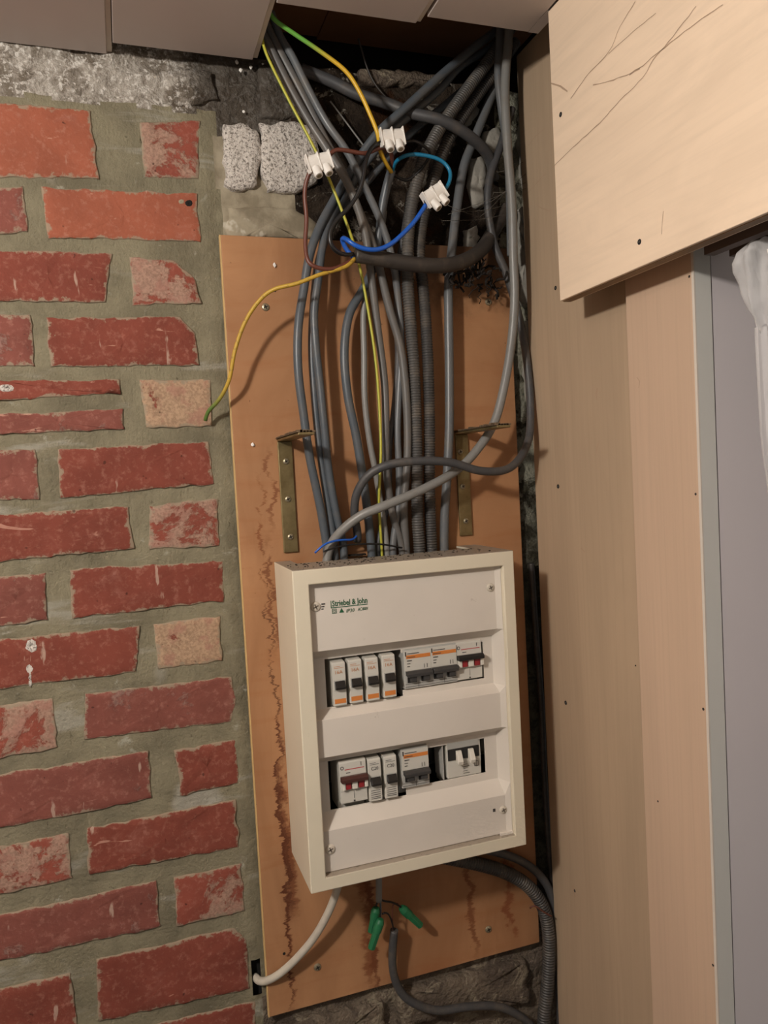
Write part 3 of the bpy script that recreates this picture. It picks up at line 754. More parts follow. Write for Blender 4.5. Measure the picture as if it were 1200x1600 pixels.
# lettering
def text_part(s, h, mt, parent, origin, name, width=None, rotz=0, local=False, shear=0):
    cu = bpy.data.curves.new(name, 'FONT'); cu.body = s; cu.size = h; cu.extrude = .00008; cu.shear = shear; cu.offset = .00016 if h > .008 else 0; cu.resolution_u = 2
    ob = bpy.data.objects.new(name, cu); C.objects.link(ob)
    bpy.context.view_layer.update()
    me = bpy.data.meshes.new_from_object(ob.evaluated_get(bpy.context.evaluated_depsgraph_get()))
    bpy.data.objects.remove(ob)
    xs_ = [v.co.x for v in me.vertices]; mn, mx = min(xs_), max(xs_); sx = (width/(mx-mn)) if width else 1
    for v in me.vertices: v.co = Vector(((v.co.x-mn)*sx, -v.co.z, v.co.y))
    o = bpy.data.objects.new(name, me); C.objects.link(o); o.parent = parent
    o.location = Vector(origin) if local else Vector(origin)-root_loc(parent)
    me.materials.append(MT[mt]); return o
a = atY(519, 947.5, YR); b = atY(574, 941, YR)
text_part('Striebel & John', .0098, 'ink_green', box, (a.x, YR-.0004, a.z), 'lettering', (b.x-a.x))
obj('lettering_line', box_bm(a.x-.001, b.x, YR-.0004, YR-.0001, a.z-.0022, a.z-.0013), 'ink_green', box)
obj('lettering_line', box_bm(a.x-.0018, a.x-.001, YR-.0004, YR-.0001, a.z-.0022, a.z+.007), 'ink_green', box)
c1 = atY(541, 957, YR); text_part('IP30', .0062, 'ink_green', box, (c1.x, YR-.0004, c1.z), 'lettering', .0105, shear=.25)
c1 = atY(559, 954.5, YR); text_part('AC400V', .0056, 'ink_green', box, (c1.x, YR-.0004, c1.z), 'lettering', .0135, shear=.25)
c1 = atY(519, 959, YR)
bm = bmesh.new()
for s0, s1 in ((0, .0006), ):
    for q in ((0, .0056, 0, .0006), (0, .0056, .005, .0056), (0, .0006, 0, .0056), (.005, .0056, 0, .0056), (.0014, .0042, .0014, .0019), (.0014, .0042, .0037, .0042), (.0014, .0019, .0014, .0042), (.0037, .0042, .0014, .0042)):
        add_box(bm, c1.x+q[0], c1.x+q[1], YR-.0004, YR-.0001, c1.z+q[2], c1.z+q[3])
obj('double_square_symbol', bm, 'ink_green', box)
c1 = atY(530, 957.5, YR); bm = bmesh.new()
v = [bm.verts.new((c1.x+x, YR-.0003, c1.z+z)) for x, z in ((0, 0), (.0062, 0), (.0031, .0056))]; bm.faces.new(v)
obj('triangle_symbol', bm, 'ink_green', box)
# mounting rails
for za, zb in ((W1[2], W1[3]), (W3[2], W3[3])):
    zc_ = (za+zb)/2; bm = bmesh.new(); add_box(bm, x0+.012, x1-.012, YT+.058, YT+.060, zc_-.0175, zc_+.0175)
    add_box(bm, x0+.012, x1-.012, YT+.052, YT+.058, zc_-.0175, zc_-.0165); add_box(bm, x0+.012, x1-.012, YT+.052, YT+.058, zc_+.0165, zc_+.0175)
    obj('din_rail', bm, 'steel', box)

# ------------------------------------------------------------------ circuit breakers (built locally: x across, y back, z up from the nose's foot)
def body_bm(wd, h, nose, sh=.016):
    bm = bmesh.new(); w2 = wd/2
    prof = [(0, -.012), (-nose+sh, -.012), (-nose+sh, -.001), (-nose, 0), (-nose-.0006, h*.36), (-nose-.0006, h*.66), (-nose+.0002, h-.002), (-nose+.001, h), (-nose+sh, h+.001), (-nose+sh, h+.012), (0, h+.012)]
    add_extr(bm, prof, -w2, w2); return bm
def lbox(name, mt, par, x0_, x1_, y0_, y1_, z0_, z1_, bv=0):
    o = obj(name, box_bm(x0_, x1_, y0_, y1_, z0_, z1_), mt, par, local=True)
    if bv: bevel(o, bv)
    return o
def bars(par, mt, name, L, yf):
    bm = bmesh.new()
    for a, b, c, d in L: add_box(bm, a, b, yf-.0003, yf-.00002, c, d)
    return obj(name, bm, mt, par, local=True)
NS = .050
def single(loc, label, group, orange):
    wd, h = .0168, .0535
    t = thing('circuit_breaker', loc, label, 'circuit breaker', group)
    bevel(obj('body', body_bm(wd, h, NS), 'mod', t, local=True), .0008)
    yf = -NS-.0006
    o = lbox('toggle_frame', 'mod_grey', t, -wd*.42, wd*.44, yf-.0010, yf-.0001, h*.37, h*.60, .0003)
    bm = bmesh.new(); add_extr(bm, [(yf-.0011, h*.385), (yf-.0065, h*.40), (yf-.0080, h*.455), (yf-.0012, h*.585)], -wd*.37, wd*.38)
    bevel(obj('toggle', bm, 'toggle', t, local=True), .0006)
    ik = 'ink_brown' if orange else 'ink'
    bars(t, ik, 'print', [(-wd*.36, wd*.36, h*.865, h*.875), (-wd*.33, wd*.33, h*.325, h*.331), (-.0002, .0002, h*.21, h*.32), (-wd*.36, wd*.1, h*.90, h*.91)], yf+.0007)
    text_part('C20' if not orange else '16A', .0062, ik, t, (-wd*.28, yf-.0001, h*.74), 'lettering', wd*.56, local=True)
    if orange: bars(t, 'orange', 'orange_label', [(-wd*.42, wd*.42, h*.055, h*.16)], yf+.0004)
    else: bars(t, ik, 'print', [(-wd*.36, wd*.36, h*q, h*(q+.012)) for q in (.06, .10, .15, .20, .25)], yf+.0004)
    return t
def double(loc, label, group, wd=.0372):
    h = .0505
    t = thing('circuit_breaker', loc, label, 'circuit breaker', group)
    bevel(obj('body', body_bm(wd, h, NS-.004), 'mod_grey', t, local=True), .0008)
    yf = -NS+.0034
    lbox('label_plate', 'mod', t, -wd*.48, wd*.48, yf-.0010, yf-.0001, h*.46, h*.97, .0003); yp = yf-.0010
    bars(t, 'orange', 'orange_stripe', [(-wd*.42, wd*.46, h*.77, h*.86)], yp)
    bars(t, 'ink', 'print', [(-wd*.46, -wd*.42, h*.84, h*.95), (-wd*.38, wd*.05, h*.89, h*.905), (-wd*.40, -wd*.1, h*.80, h*.815), (-wd*.40, -wd*.22, h*.71, h*.73), (-wd*.40, -wd*.28, h*.64, h*.655), (-wd*.40, -wd*.3, h*.57, h*.585), (wd*.22, wd*.235, h*.5, h*.60), (wd*.32, wd*.335, h*.5, h*.60)], yp-.0003)
    lbox('toggle_recess', 'toggle', t, -wd*.40, -wd*.06, yf-.0008, yf-.0001, h*.16, h*.42)
    lbox('toggle_recess', 'toggle', t, wd*.10, wd*.42, yf-.0008, yf-.0001, h*.16, h*.42)
    bm = bmesh.new(); add_extr(bm, [(yf-.001, h*.36), (yf-.009, h*.33), (yf-.0095, h*.42), (yf-.0055, h*.47), (yf-.001, h*.46)], -wd*.465, wd*.465)
    bevel(obj('toggle_bar', bm, 'toggle_grey', t, local=True), .0007)
    for a in (-wd*.34, wd*.14):
        lbox('toggle', 'toggle_grey', t, a, a+wd*.22, yf-.0065, yf-.001, h*.20, h*.345, .0006)
    bars(t, 'ink', 'print', [(-wd*.48, wd*.48, h*.115, h*.125), (-wd*.48, wd*.48, h*.045, h*.055), (-.0002, .0002, 0.001, h*.36)], yf+.0006)
    return t
def redone(loc, label, bar, flip, wd=.0365, h=.0490):
    t = thing('circuit_breaker', loc, label, 'circuit breaker')
    bevel(obj('body', body_bm(wd, h, NS-.004), 'mod', t, local=True), .0008); yf = -NS+.0034
    bars(t, 'redprint', 'print', [(-wd*.30, wd*.42, h*.80, h*.82)], yf+.0004)
    bars(t, 'ink', 'print', [(-wd*.26, -wd*.1, h*.72, h*.74), (wd*.30, wd*.32, h*.86, h*.95), (-wd*.48, wd*.48, h*.295, h*.303), (-.0002, .0002, h*.1, h*.29), (-.001, .001, .001, h*.06)], yf+.0004)
    bm = bmesh.new(); add_cyl(bm, (-wd*.40, yf+.0004, h*.86), (0, -1, 0), .0022, .0022, .0003, 18); add_cyl(bm, (-wd*.40, yf+.0001, h*.86), (0, -1, 0), .0013, .0013, .0003, 18, 1)
    obj('round_emblem', bm, ['ink', 'mod'], t, local=True)
    bm = bmesh.new(); add_extr(bm, [(yf-.0002, h*.54), (yf-.009, h*.55), (yf-.0095, h*.64), (yf-.0055, h*.68), (yf-.0002, h*.67)], -wd*.49, wd*.49)
    bevel(obj('toggle_bar', bm, bar, t, local=True), .0007)
    for a in (-wd*.32, wd*.16):
        lbox('indicator', 'red', t, a, a+wd*.2, yf-.0045, yf-.0002, h*.36, h*.54, .0006)
    for a in (-wd*.46, -wd*.09, wd*.38): lbox('toggle', 'toggle_white', t, a, a+wd*.12 if a != -wd*.09 else a+wd*.2, yf-.0055, yf-.0002, h*.36, h*.54, .0006)
    return t
YM = YT-.006-.0          # front plane of the breakers' noses
def place(px4, yfront, nose, wd):
    """px4: nose corners tl, tr, br, bl"""
    P = [atY(a, b, yfront) for a, b in px4]
    return Vector((sum(p.x for p in P)/4, yfront+nose, (P[2].z+P[3].z)/2))
gA = 'single breakers with orange labels in the upper row'
names = ['first from the left of the four orange labelled breakers in the upper row', 'second from the left of the four orange labelled breakers in the upper row',
         'third from the left of the four orange labelled breakers in the upper row', 'rightmost of the four orange labelled breakers, next to the wider breakers']
sq = [[(516.6,1031),(539.5,1029),(543,1100),(522,1105)], [(542,1027.5),(565,1025),(569,1096),(548,1100)], [(568.5,1025),(591,1022),(594,1093),(574,1096)], [(594,1020),(618,1017),(621,1088),(600,1091)]]
def copy_tree(o, parent=None):
    c = o.copy(); C.objects.link(c)
    if parent is not None: c.parent = parent
    for ch in o.children: copy_tree(ch, c)
    return c
proto = None
for q, nm in zip(sq, names):
    loc = place(q, YT-.007, NS, 0)
    if proto is None: o = proto = single(loc, 'white ' + nm, gA, True)
    else: o = copy_tree(proto); o.location = loc; o['label'] = 'white ' + nm
gB = 'double breakers with an orange stripe'
pd = double(place([(632.6,1020),(672.5,1016),(675,1072),(631,1077)], YT-.003, NS-.004, 0), 'double breaker with orange stripe, left one of the upper row pair', gB)
o = copy_tree(pd); o.location = place([(673,1015.4),(712,1012),(713.5,1065),(675,1071)], YT-.003, NS-.004, 0); o['label'] = 'double breaker with orange stripe in the upper row beside the breaker with red indicators'
redone(place([(713.5,1010.5),(751,1006.4),(752,1059),(716,1062.5)], YT-.003, NS-.004, 0), 'white breaker with dark bar and two red indicators, rightmost in the upper row', 'toggle', 0)
redone(place([(529,1196),(571,1187),(576,1250),(533,1256)], YT-.006, NS-.004, 0), 'white breaker with brown bar and red indicators, leftmost in the lower row', 'toggle_brown', 0, .0345, .052)
gC = 'single breakers with grey print in the lower row'
p2 = single(place([(572,1181),(596,1177),(598,1250),(578,1253)], YT-.007, NS, 0), 'narrow grey printed breaker of the lower row beside the brown barred breaker', gC, False)
o = copy_tree(p2); o.location = place([(597,1176),(620,1173),(623,1245),(603,1248)], YT-.007, NS, 0); o['label'] = 'narrow grey printed breaker of the lower row beside the orange striped breaker'
o = copy_tree(pd); o.location = place([(627,1178),(667,1170),(671,1224),(631,1233)], YT-.005, NS-.004, 0); o['label'] = 'double breaker with orange stripe in the lower row beside the dark empty slot'
# last one: white two pole switch with white levers in a black slot
loc = place([(696,1163),(752,1155),(753,1208),(698,1217)], YT+.001, NS-.010, 0)
t = thing('circuit_breaker', loc, 'white two lever switch with black slot, rightmost in the lower row', 'circuit breaker')
wd, h = .0480, .0480; yf = -(NS-.010)
bevel(obj('body', body_bm(wd, h, NS-.010), 'mod', t, local=True), .0008)
lbox('toggle_slot', 'toggle', t, -wd*.48, wd*.44, yf-.0020, yf-.0007, h*.50, h*.80, .0004)
lbox('upper_plate', 'mod_grey', t, -wd*.48, wd*.44, yf-.0012, yf-.0007, h*.81, h*.98)
for a in (-wd*.26, wd*.10):
    bm = bmesh.new(); add_extr(bm, [(yf-.002, h*.46), (yf-.010, h*.40), (yf-.0115, h*.50), (yf-.0055, h*.76), (yf-.002, h*.76)], a, a+wd*.15)
    bevel(obj('lever', bm, 'toggle_white', t, local=True), .0007)
bars(t, 'ink', 'print', [(-wd*.05+i*.0001, wd*.02+(i % 3)*.003, h*(.38-.06*i), h*(.39-.06*i)) for i in range(6)]+[(wd*.30, wd*.42, h*.36, h*.37), (wd*.30, wd*.42, h*.22, h*.23), (wd*.30, wd*.31, h*.22, h*.37), (wd*.41, wd*.42, h*.22, h*.37), (wd*.36, wd*.365, h*.2, h*.4)], yf-.0004)
bm = bmesh.new(); w1 = atY(668, 1200, YT+.004)
bevel(obj('side_cover', box_bm(atY(694, 1190, YT).x-.0012, atY(694, 1190, YT).x, YT+.0020, YT+.03, W4[2], W4[3]-.0005), 'mod_grey', box), .0003)

# ------------------------------------------------------------------ cables
def path(pts):
    """(px, py[, off]) -> points in the room; off = distance in front of the wall, filled in between the given ones"""
    P = []; offs = [p[2] if len(p) > 2 else None for p in pts]
    known = [i for i, o_ in enumerate(offs) if o_ is not None]
    for i in range(len(pts)):
        if offs[i] is None:
            a = max([k_ for k_ in known if k_ < i], default=known[0]); b = min([k_ for k_ in known if k_ > i], default=known[-1])
            offs[i] = offs[a] if a == b else offs[a]+(offs[b]-offs[a])*(i-a)/(b-a)
    for p, o_ in zip(pts, offs): P.append(atY(p[0], p[1], -o_))
    return P
def cable(name, pts, r, mt, label, cat='cable', group=None, rib=None, tail=None, head=None, seg=14, step=.004, rl=3):
    P = path(pts)
    if head: P = [P[0]+Vector(head)]+P
    if tail: P = P+[P[-1]+Vector(tail)]
    pts_ = smooth_path(P, .0007 if rib else step)
    relax(pts_, rl if not rib else rl*10)
    bm = bmesh.new(); add_tube(bm, pts_, r, seg, 0, rib)
    o = obj(name, bm, mt); tag(o, label, cat, group); return o
DN = (0, 0, -.03)
g1 = 'grey cables running down into the fuse box'
# cables from the upper left hole
cable('electric_cable', [(404,40,.05),(421,72,.05),(451,133,.055),(483,190,.06),(515,240,.065),(548,296,.065),(570,362,.06),(577,410,.055),(590,512,.045),(601,602,.04),(603,688,.04),(604,740,.035),(614,805,.032),(628,855,.03)], .0050, 'grey_warm',
      'dusty grey cable beside the long yellow green wire, leftmost out of the ceiling hole', group=g1, tail=DN)
cable('electric_cable', [(412,30,.04),(430,68,.045),(474,151,.05),(506,215,.055),(538,275,.055),(561,330,.055),(586,394,.05),(608,481,.042),(626,544,.04),(635,625,.038),(637,706,.036),(631,791,.034),(634,850,.03)], .0054, 'grey_warm',
      'thick dusty grey cable, middle of the three from the ceiling hole', group=g1, tail=DN)
cable('electric_cable', [(424,20,.04),(438,58,.045),(456,87,.05),(483,142,.055),(511,193,.06),(543,238,.06),(571,294,.055),(596,349,.05),(613,404,.045),(622,467,.035),(627,540,.03),(623,620,.03),(621,679,.03),(624,742,.03),(622,791,.03),(614,854,.03)], .0048, 'grey',
      'grey cable, rightmost of the three from the ceiling hole, passing behind the black sheath', group=g1, tail=DN)
# the long ones crossing from the top right to the left
cable('electric_cable', [(800,20,.03),(775,48,.035),(740,75,.045),(690,117,.055),(630,172,.055),(594,204,.05),(566,240,.04),(540,280,.035),(519,318,.035),(502,349,.038),(485,394,.042),(475,450,.042),(466,512,.045),(466,580,.045),(475,652,.042),(484,715,.04),(500,791,.035),(510,852,.03)], .0056, 'grey_blue',
      'blue grey cable, leftmost on the orange board, passing beside the left bracket', group=g1, tail=DN)
cable('electric_cable', [(790,50,.02),(760,78,.025),(717,106,.035),(685,142,.04),(621,197,.04),(598,222,.04),(560,270,.032),(532,318,.03),(512,350,.032),(503,390,.04),(497,440,.045),(491,485,.045),(493,535,.045),(500,600,.042),(507,670,.04),(514,738,.036),(526,805,.033),(536,848,.03)], .0052, 'grey_blue',
      'blue grey cable just right of the leftmost cable, shining along its left side', group=g1, tail=DN)
cable('electric_cable', [(800,70,.012),(770,100,.014),(700,160,.016),(640,210,.018),(590,265,.02),(545,320,.02),(520,350,.02),(500,400,.022),(492,450,.028),(487,535,.028),(491,611,.028),(498,688,.028),(508,760,.028),(522,850,.028)], .0050, 'grey_blue',
      'dark blue grey cable squeezed between the two leftmost cables', group=g1, tail=DN)
# looping cable whose cut sheath carries the three connectors' wires
cable('electric_cable', [(612,266,.060),(606,285,.058),(598,321,.05),(592,370,.042),(582,420,.035),(566,455,.034),(546,490,.035),(538,548,.038),(543,616,.038),(556,679,.036),(565,733,.034),(573,790,.032),(580,855,.03)], .0058, 'grey_blue',
      'grey cable bulging left of the yellow green wire, its cut end holding coloured wires', group=g1, tail=DN)
cable('electric_cable', [(600,330,.03),(590,400,.028),(574,450,.028),(568,490,.028),(569,553,.028),(570,625,.028),(578,692,.028),(586,733,.028),(598,805,.028),(604,855,.028)], .0042, 'grey_light',
      'thin light grey cable in the shadow left of the yellow green wire', group=g1, tail=DN)
cable('electric_cable', [(640,300,.028),(632,360,.028),(622,420,.026),(620,500,.026),(622,560,.026),(616,640,.024),(608,700,.024),(606,780,.024),(590,855,.024)], .0044, 'grey_dark',
      'dark grey cable mostly hidden behind the bundle in the middle of the board', group=g1, tail=DN)
# corrugated pipes
g2 = 'corrugated conduits running down into the fuse box'
cable('corrugated_conduit', [(800,40,.03),(764,94,.035),(731,138,.04),(699,183,.045),(676,220,.05),(658,262,.05),(645,312,.048),(638,367,.046),(637,440,.042),(642,512,.038),(648,602,.036),(651,715,.034),(652,805,.032),(655,852,.03)], .0078, 'conduit',
      'grey corrugated conduit, left one of the pair entering the box', 'conduit', g2, rib=.0036, tail=DN)
cable('corrugated_conduit', [(806,66,.02),(778,106,.022),(745,150,.025),(715,195,.03),(694,232,.032),(677,284,.034),(661,339,.036),(655,394,.036),(660,440,.034),(665,500,.034),(669,580,.034),(671,670,.032),(671,760,.03),(674,852,.028)], .0076, 'conduit_dark',
      'darker corrugated conduit, right one of the pair entering the box', 'conduit', g2, rib=.0036, tail=DN)
cable('electric_cable', [(790,80,.012),(772,138,.014),(742,215,.016),(724,262,.016),(713,330,.020),(706,390,.024),(701,440,.030),(701,490,.032),(702,580,.032),(702,670,.032),(699,738,.03),(695,800,.028),(694,850,.026)], .0062, 'grey',
      'straight grey cable, rightmost of the cables entering the fuse box top', group=g1, tail=DN)
# right hand cables
cable('electric_cable', [(798,10,.07),(795,55,.07),(789,138,.07),(793,229,.07),(800,321,.07),(802,400,.068),(804,467,.065),(799,535,.062),(788,602,.062),(772,661,.062),(743,706,.062),(712,736,.064),(662,764,.068),(599,791,.066),(563,806,.058),(531,832,.046),(514,858,.036)], .0060, 'grey_light',
      'long light grey cable down the right side sweeping left across the bundle to the box', group=g1, tail=(-.006, 0, -.03))
cable('electric_cable', [(784,10,.05),(781,50,.05),(778,115,.05),(784,174,.048),(792,229,.046),(796,300,.045),(798,400,.042)], .0052, 'grey',
      'grey cable out of the ceiling close to the left of the long right hand cable')
cable('electric_cable', [(800,170,.03),(782,229,.034),(766,275,.036),(762,321,.036),(772,381,.036),(792,430,.036),(812,500,.032),(824,570,.036),(829,640,.045),(824,693,.060),(797,731,.078),(752,736,.085),(707,723,.086),(662,720,.084),(612,725,.078),(577,741,.068),(557,772,.055),(554,805,.045),(559,834,.036)], .0055, 'grey_dark',
      'dark grey cable looping level across the bundle above the fuse box', tail=(0, .004, -.01))
# thick dark cable level near the top
cable('electric_cable', [(470,108,.012),(520,128,.018),(557,147,.024),(603,161,.032),(644,177,.044),(690,188,.056),(731,211,.052),(763,243,.034),(772,280,.014)], .0075, 'grey_dark',
      'thick dark grey cable crossing level under the ceiling opening')
cable('electric_cable', [(560,60,.02),(575,110,.015),(592,140,.014),(618,166,.014)], .0012, 'black', 'thin black wire slanting behind the crossing cables under the ceiling opening', 'wire')
cable('steel_rod', [(516,158,.012),(540,190,.012),(570,230,.012)], .0011, 'grey_light', 'thin straight grey rod slanting behind the left bundle', 'rod')
# black sheathed supply cable with four wires
r_ = lambda u: .0098 if u > .2 else .0090+.004*u
cable('supply_cable', [(555,399,.085),(594,404,.086),(644,413,.084),(690,415,.078),(727,407,.066),(754,388,.045),(770,362,.025),(792,325,.01)], r_, 'black',
      'thick black sheathed cable lying level with four coloured wires from its left end')
def wire(pts, r, mt, label, **k_): return cable('wire', pts, r, mt, label, 'wire', seg=10, step=.003, **k_)
wire([(553,405,.086),(535,415,.092),(515,421,.096),(492,417,.096),(481,408,.094),(477,380,.09),(479,342,.09),(476,305,.092),(479,282,.096),(485,268,.100)], .0026, 'brown', 'brown wire looping left from the black cable up to the left connector')
wire([(510,252,.100),(516,240,.1),(524,234,.1),(540,235,.1),(570,240,.098),(586,234,.096),(600,230,.095),(610,236,.09),(613,252,.075),(612,268,.062)], .0026, 'brown', 'short brown wire between the left and the upper connector')
wire([(552,397,.088),(538,398,.092),(524,392,.094),(516,380,.095),(516,362,.095),(525,345,.096),(547,322,.1),(562,297,.104),(568,275,.106),(571,255,.106),(577,237,.104),(587,226,.1),(600,221,.098)], .0026, 'blackwire', 'glossy black wire curving up from the black cable to the upper connector')
wire([(632,222,.096),(647,220,.092),(662,228,.088),(672,240,.076),(660,262,.06),(636,282,.05),(614,272,.058)], .0020, 'blackwire', 'short black wire arching right from the upper connector')
wire([(552,402,.086),(540,388,.084),(534,372,.088),(542,374,.098),(552,382,.102),(570,389,.104),(590,390,.104),(610,382,.104),(630,365,.104),(647,347,.104),(659,330,.104),(668,316,.102)], .0029, 'blue', 'bright blue wire sagging from the black cable to the right connector')
wire([(688,302,.102),(697,294,.102),(703,282,.1),(703,266,.098),(690,251,.096),(670,244,.094),(645,241,.092),(627,246,.088),(617,255,.075),(613,268,.062)], .0024, 'teal', 'teal blue wire arching from the right connector to the cut cable end')
wire([(416,5,.10),(426,28,.10),(460,53,.098),(497,78,.098),(539,110,.1),(561,142,.1),(580,183,.1),(591,212,.1),(594,236,.09),(606,260,.075),(612,270,.062)], .0026, 'yg_top', 'wire turning from green to yellow, hanging from the ceiling to the upper connector')
wire([(408,50,.06),(416,84,.065),(451,156,.07),(483,216,.075),(516,284,.078),(548,367,.075),(561,413,.06),(572,467,.055),(585,548,.052),(592,625,.05),(595,706,.05),(592,782,.044),(596,852,.032)], .0019, 'yg', 'long thin yellow green wire running down the whole bundle into the box', tail=DN)
wire([(554,404,.088),(540,417,.094),(500,429,.094),(464,443,.088),(428,452,.078),(405,470,.068),(383,503,.058),(367,548,.05),(358,594,.042),(342,625,.03),(325,643,.02),(321,657,.014)], .0025, 'yg_loose', 'loose yellow wire with a green end hanging left over the bricks')
# wires at the box's top
wire([(492,864,.05),(508,850,.052),(530,844,.05),(552,843,.044),(558,836,.038)], .0014, 'blue', 'thin blue wire at the back of the fuse box top')
wire([(505,862,.06),(540,852,.058),(590,850,.052),(628,856,.045)], .0012, 'blackwire', 'thin black wire lying behind the fuse box top')
wire([(556,852,.03),(560,838,.034),(563,825,.036),(559,815,.036)], .0011, 'yg', 'tiny yellow green wire end behind the box top below the looping cable')

# terminal blocks
def terminal(px, py, off, ang, label, mir=1):
    p = atY(px, py, -off)
    t = thing('terminal_connector', p, label, 'connector', 'white terminal connectors'); t.rotation_euler = (0, 0, 0)
    Mx = Matrix.Rotation(ang, 4, 'Y')
    def tr(bm): bmesh.ops.transform(bm, matrix=Mx, verts=bm.verts); return bm
    bm = bmesh.new(); L = .0145
    # arched body: a half round tunnel drawn along x
    prof = []
    for i in range(13):
        a = math.pi*i/12; prof.append((-.0060*math.sin(a)-.0025, .0096*math.cos(a)+.0056))
    prof = [(.004, .0152)]+prof+[(.004, -.004)]
    add_extr(bm, prof, -L, L)
    bevel(local_part('housing', tr(bm), 'connector', t), .0006)
    for sx in (-1, 1):
        bm = bmesh.new(); add_cyl(bm, (sx*.0066, -.004, -.001), (0, -.45, -1), .0055, .0049, .0120, 20)
        o = bevel(local_part('screw_tower', tr(bm), 'connector', t), .0004)
        e = Vector((0, -.45, -1)).normalized()*.01201
        bm = bmesh.new(); add_cyl(bm, Vector((sx*.0066, -.004, -.001))+e, (0, -.45, -1), .0030, .0030, .0002, 14)
        local_part('screw', tr(bm), 'screw', o)
    for sx in (-1, 1):
        bm = bmesh.new(); add_cyl(bm, (sx*(L+.0001), -.003, .0035), (sx, 0, 0), .0036, .0036, .0003, 16)
        local_part('wire_hole', tr(bm), 'hole', t)
    for sx in (-L, 0, L):
        bm = bmesh.new(); add_box(bm, sx-.0007, sx+.0007, -.0092, -.003, -.006, .0156)
        bevel(local_part('rib', tr(bm), 'connector', t), .0003)
terminal(499, 262, .104, math.radians(-16), 'white two screw terminal connector on the brown wire at the left')
terminal(612, 223, .102, math.radians(-8), 'white two screw terminal connector at the top where yellow and black wires meet')
terminal(680, 312, .104, math.radians(-33), 'white two screw terminal connector joining the blue and teal wires')

# ------------------------------------------------------------------ below the box
cable('electric_cable', [(530,1372,.05),(526,1392,.05),(513,1426,.045),(490,1466,.036),(459,1502,.028),(432,1525,.02),(412,1534,.012),(402,1531,.002),(399,1526,-.006)], .0051, 'white_cable',
      'dusty white cable from under the fuse box into the hole in the bricks', head=(0, 0, .02))
cable('electric_cable', [(592,1368,.05),(592,1384,.05),(592,1408,.048)], .0043, 'grey_light', 'short light grey cable stub hanging under the fuse box', head=(0, 0, .02))
cable('electric_cable', [(616,1453,.04),(614,1475,.038),(613,1503,.034),(617,1530,.03),(631,1556,.028),(657,1572,.028),(688,1579,.028),(729,1573,.028),(774,1572,.028),(805,1583,.028),(828,1600,.028),(850,1625,.028)], .0056, 'grey_dark',
      'dark grey cable bending right along the bottom below the green connectors')
wire([(592,1404,.048),(588,1412,.048),(586,1424,.048)], .0013, 'blackwire', 'black wire from the stub into the left green connector')
wire([(593,1404,.048),(598,1408,.048),(610,1409,.048),(622,1414,.046),(630,1421,.044)], .0013, 'blackwire', 'black wire bending right into the slanted green connector')
wire([(597,1428,.046),(604,1425,.046),(611,1436,.044),(616,1456,.04)], .0012, 'blackwire', 'black wire looping from the lower green cap into the dark cable')
wire([(614,1456,.04),(613,1434,.042),(614,1412,.046),(622,1412,.046)], .0009, 'brown', 'thin brown wire rising from the dark cable towards the slanted connector')
wire([(594,1406,.048),(595,1420,.048),(594,1438,.046)], .0014, 'grey_blue', 'grey blue wire from the stub into the lower green connector')
def cap(a, b, off, label):
    P = path([(a[0], a[1], off), (b[0], b[1], off-.004)]); d = (P[1]-P[0]); L = d.length; d.normalize()
    t = thing('crimp_connector', P[0], label, 'connector', 'green crimp connectors under the box')
    bm = bmesh.new(); add_cyl(bm, P[0], d, .0042, .0062, L*.12, 20); add_cyl(bm, P[0]+d*L*.121, d, .0062, .0060, L*.30, 20)
    bevel(obj('collar', bm, 'green_cap', t), .0005)
    bm = bmesh.new(); add_cyl(bm, P[0]+d*L*.422, d, .0050, .0046, L*.578, 16)
    q = d.to_track_quat('Z', 'Y')
    for i in range(6):
        a_ = math.pi*i/3; n_ = q@Vector((math.cos(a_), math.sin(a_), 0)); add_tube(bm, [P[0]+d*L*.43+n_*.0048, P[0]+d*L*.99+n_*.0045], .0008, 6)
    bevel(obj('grip', bm, 'green_cap', t), .0004)
cap((588, 1418), (580, 1456), .050, 'green crimp connector on the left, partly behind the lower one')
cap((595, 1436), (580, 1482), .056, 'green crimp connector hanging lowest under the fuse box')
cap((627, 1418), (657, 1446), .046, 'green crimp connector slanting down to the right')
# thick conduit at the right bottom
cable('corrugated_conduit', [(650,1330,.022),(700,1340,.024),(747,1350,.026),(787,1362,.028),(822,1382,.03),(846,1412,.032),(856,1448,.032),(858,1489,.032),(855,1543,.032),(850,1588,.032),(848,1640,.032)], .0092, 'conduit_dark',
      'thick dark conduit curving from behind the box down the lower right gap', 'conduit', rib=.0040)
cable('electric_cable', [(720,1322,.02),(770,1330,.022),(812,1344,.022),(842,1366,.024),(860,1395,.026),(868,1440,.026),(872,1520,.026),(876,1600,.026)], .0060, 'grey_dark', 'dark cable above and right of the thick conduit in the lower right gap')
wire([(828,1419,.045),(834,1414,.048),(848,1424,.05),(862,1432,.048)], .0012, 'brown', 'thin reddish wire across the thick conduit')
cable('electric_cable', [(830,880,.012),(838,1000,.012),(846,1100,.014),(850,1200,.014),(858,1330,.016),(866,1400,.016)], .0045, 'black', 'black cable deep in the gap between the fuse box and the plank')

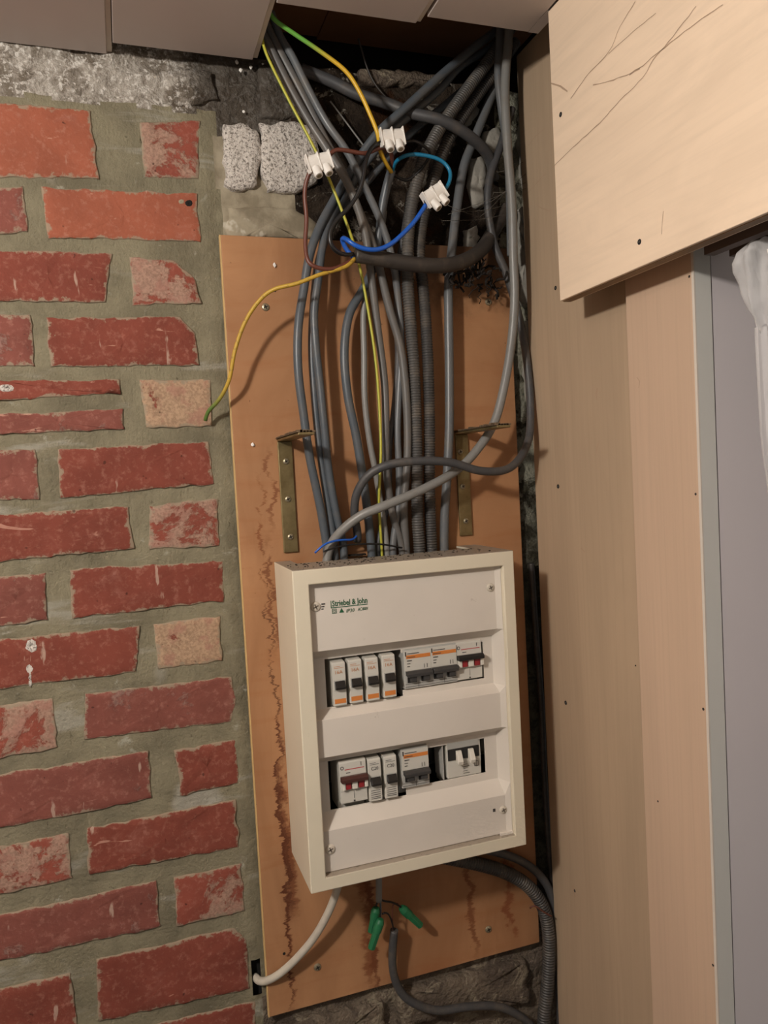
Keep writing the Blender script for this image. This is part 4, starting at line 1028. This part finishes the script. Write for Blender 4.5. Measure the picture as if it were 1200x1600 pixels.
# ------------------------------------------------------------------ crumbs, dirt, cobweb
def flake(px, py, off, s_, label, group=None):
    p = atY(px, py, -off); bm = bmesh.new(); bmesh.ops.create_icosphere(bm, subdivisions=1, radius=s_)
    for v in bm.verts: v.co = Vector((v.co.x*random.uniform(.5, 1.2), v.co.y*.5, v.co.z*random.uniform(.7, 1.4)))+p
    tag(obj('plaster_flake', bm, 'connector'), label, 'flake', group)
for q, nm in [((370, 97), 'topmost and leftmost'), ((376, 109), 'lowest'), ((392, 105), 'middle right'), ((410, 101), 'rightmost')]: flake(*q, .007, .0026, 'tiny white flake, ' + nm + ' of the four under the ceiling panel edge', 'white flakes under the ceiling panel')
flake(429, 414, .014, .0026, 'tiny white flake near the top of the orange board above the left screw')
flake(395, 695, .014, .0026, 'tiny white flake on the orange board left of the left bracket')
flake(381, 174, .006, .0020, 'tiny white flake on the rough wall below the ceiling panel')
bm = bmesh.new()
for i in range(46):
    px = 735+random.gauss(8, 20); py = 416+random.gauss(6, 14); p = atY(px, py, -random.uniform(.02, .06))
    pts = [p]; 
    for j in range(5): pts.append(pts[-1]+Vector((random.uniform(-.006, .006), random.uniform(-.003, .003), random.uniform(-.008, .003))))
    add_tube(bm, pts, random.uniform(.0006, .0022), 5)
tag(obj('dirt_clump', bm, 'dirt'), 'black hairy clump of dirt hanging from the end of the thick black cable', 'dirt', kind='stuff')
bm = bmesh.new()
for a, b in [((700, 335), (850, 270)), ((705, 330), (800, 318)), ((660, 300), (770, 345)), ((745, 330), (842, 252)), ((760, 300), (838, 290)), ((600, 300), (660, 352)), ((590, 262), (560, 300)), ((770, 270), (822, 250)), ((690, 345), (812, 330)), ((730, 352), (790, 300))]:
    P = path([(a[0], a[1], .03), ((a[0]+b[0])/2, (a[1]+b[1])/2+5, .05), (b[0], b[1], .03)])
    add_tube(bm, smooth_path(P, .01), .00035, 5)
tag(obj('cobweb', bm, 'web'), 'dusty cobweb strands stretched between the cables and the plywood plank', 'cobweb', kind='stuff')
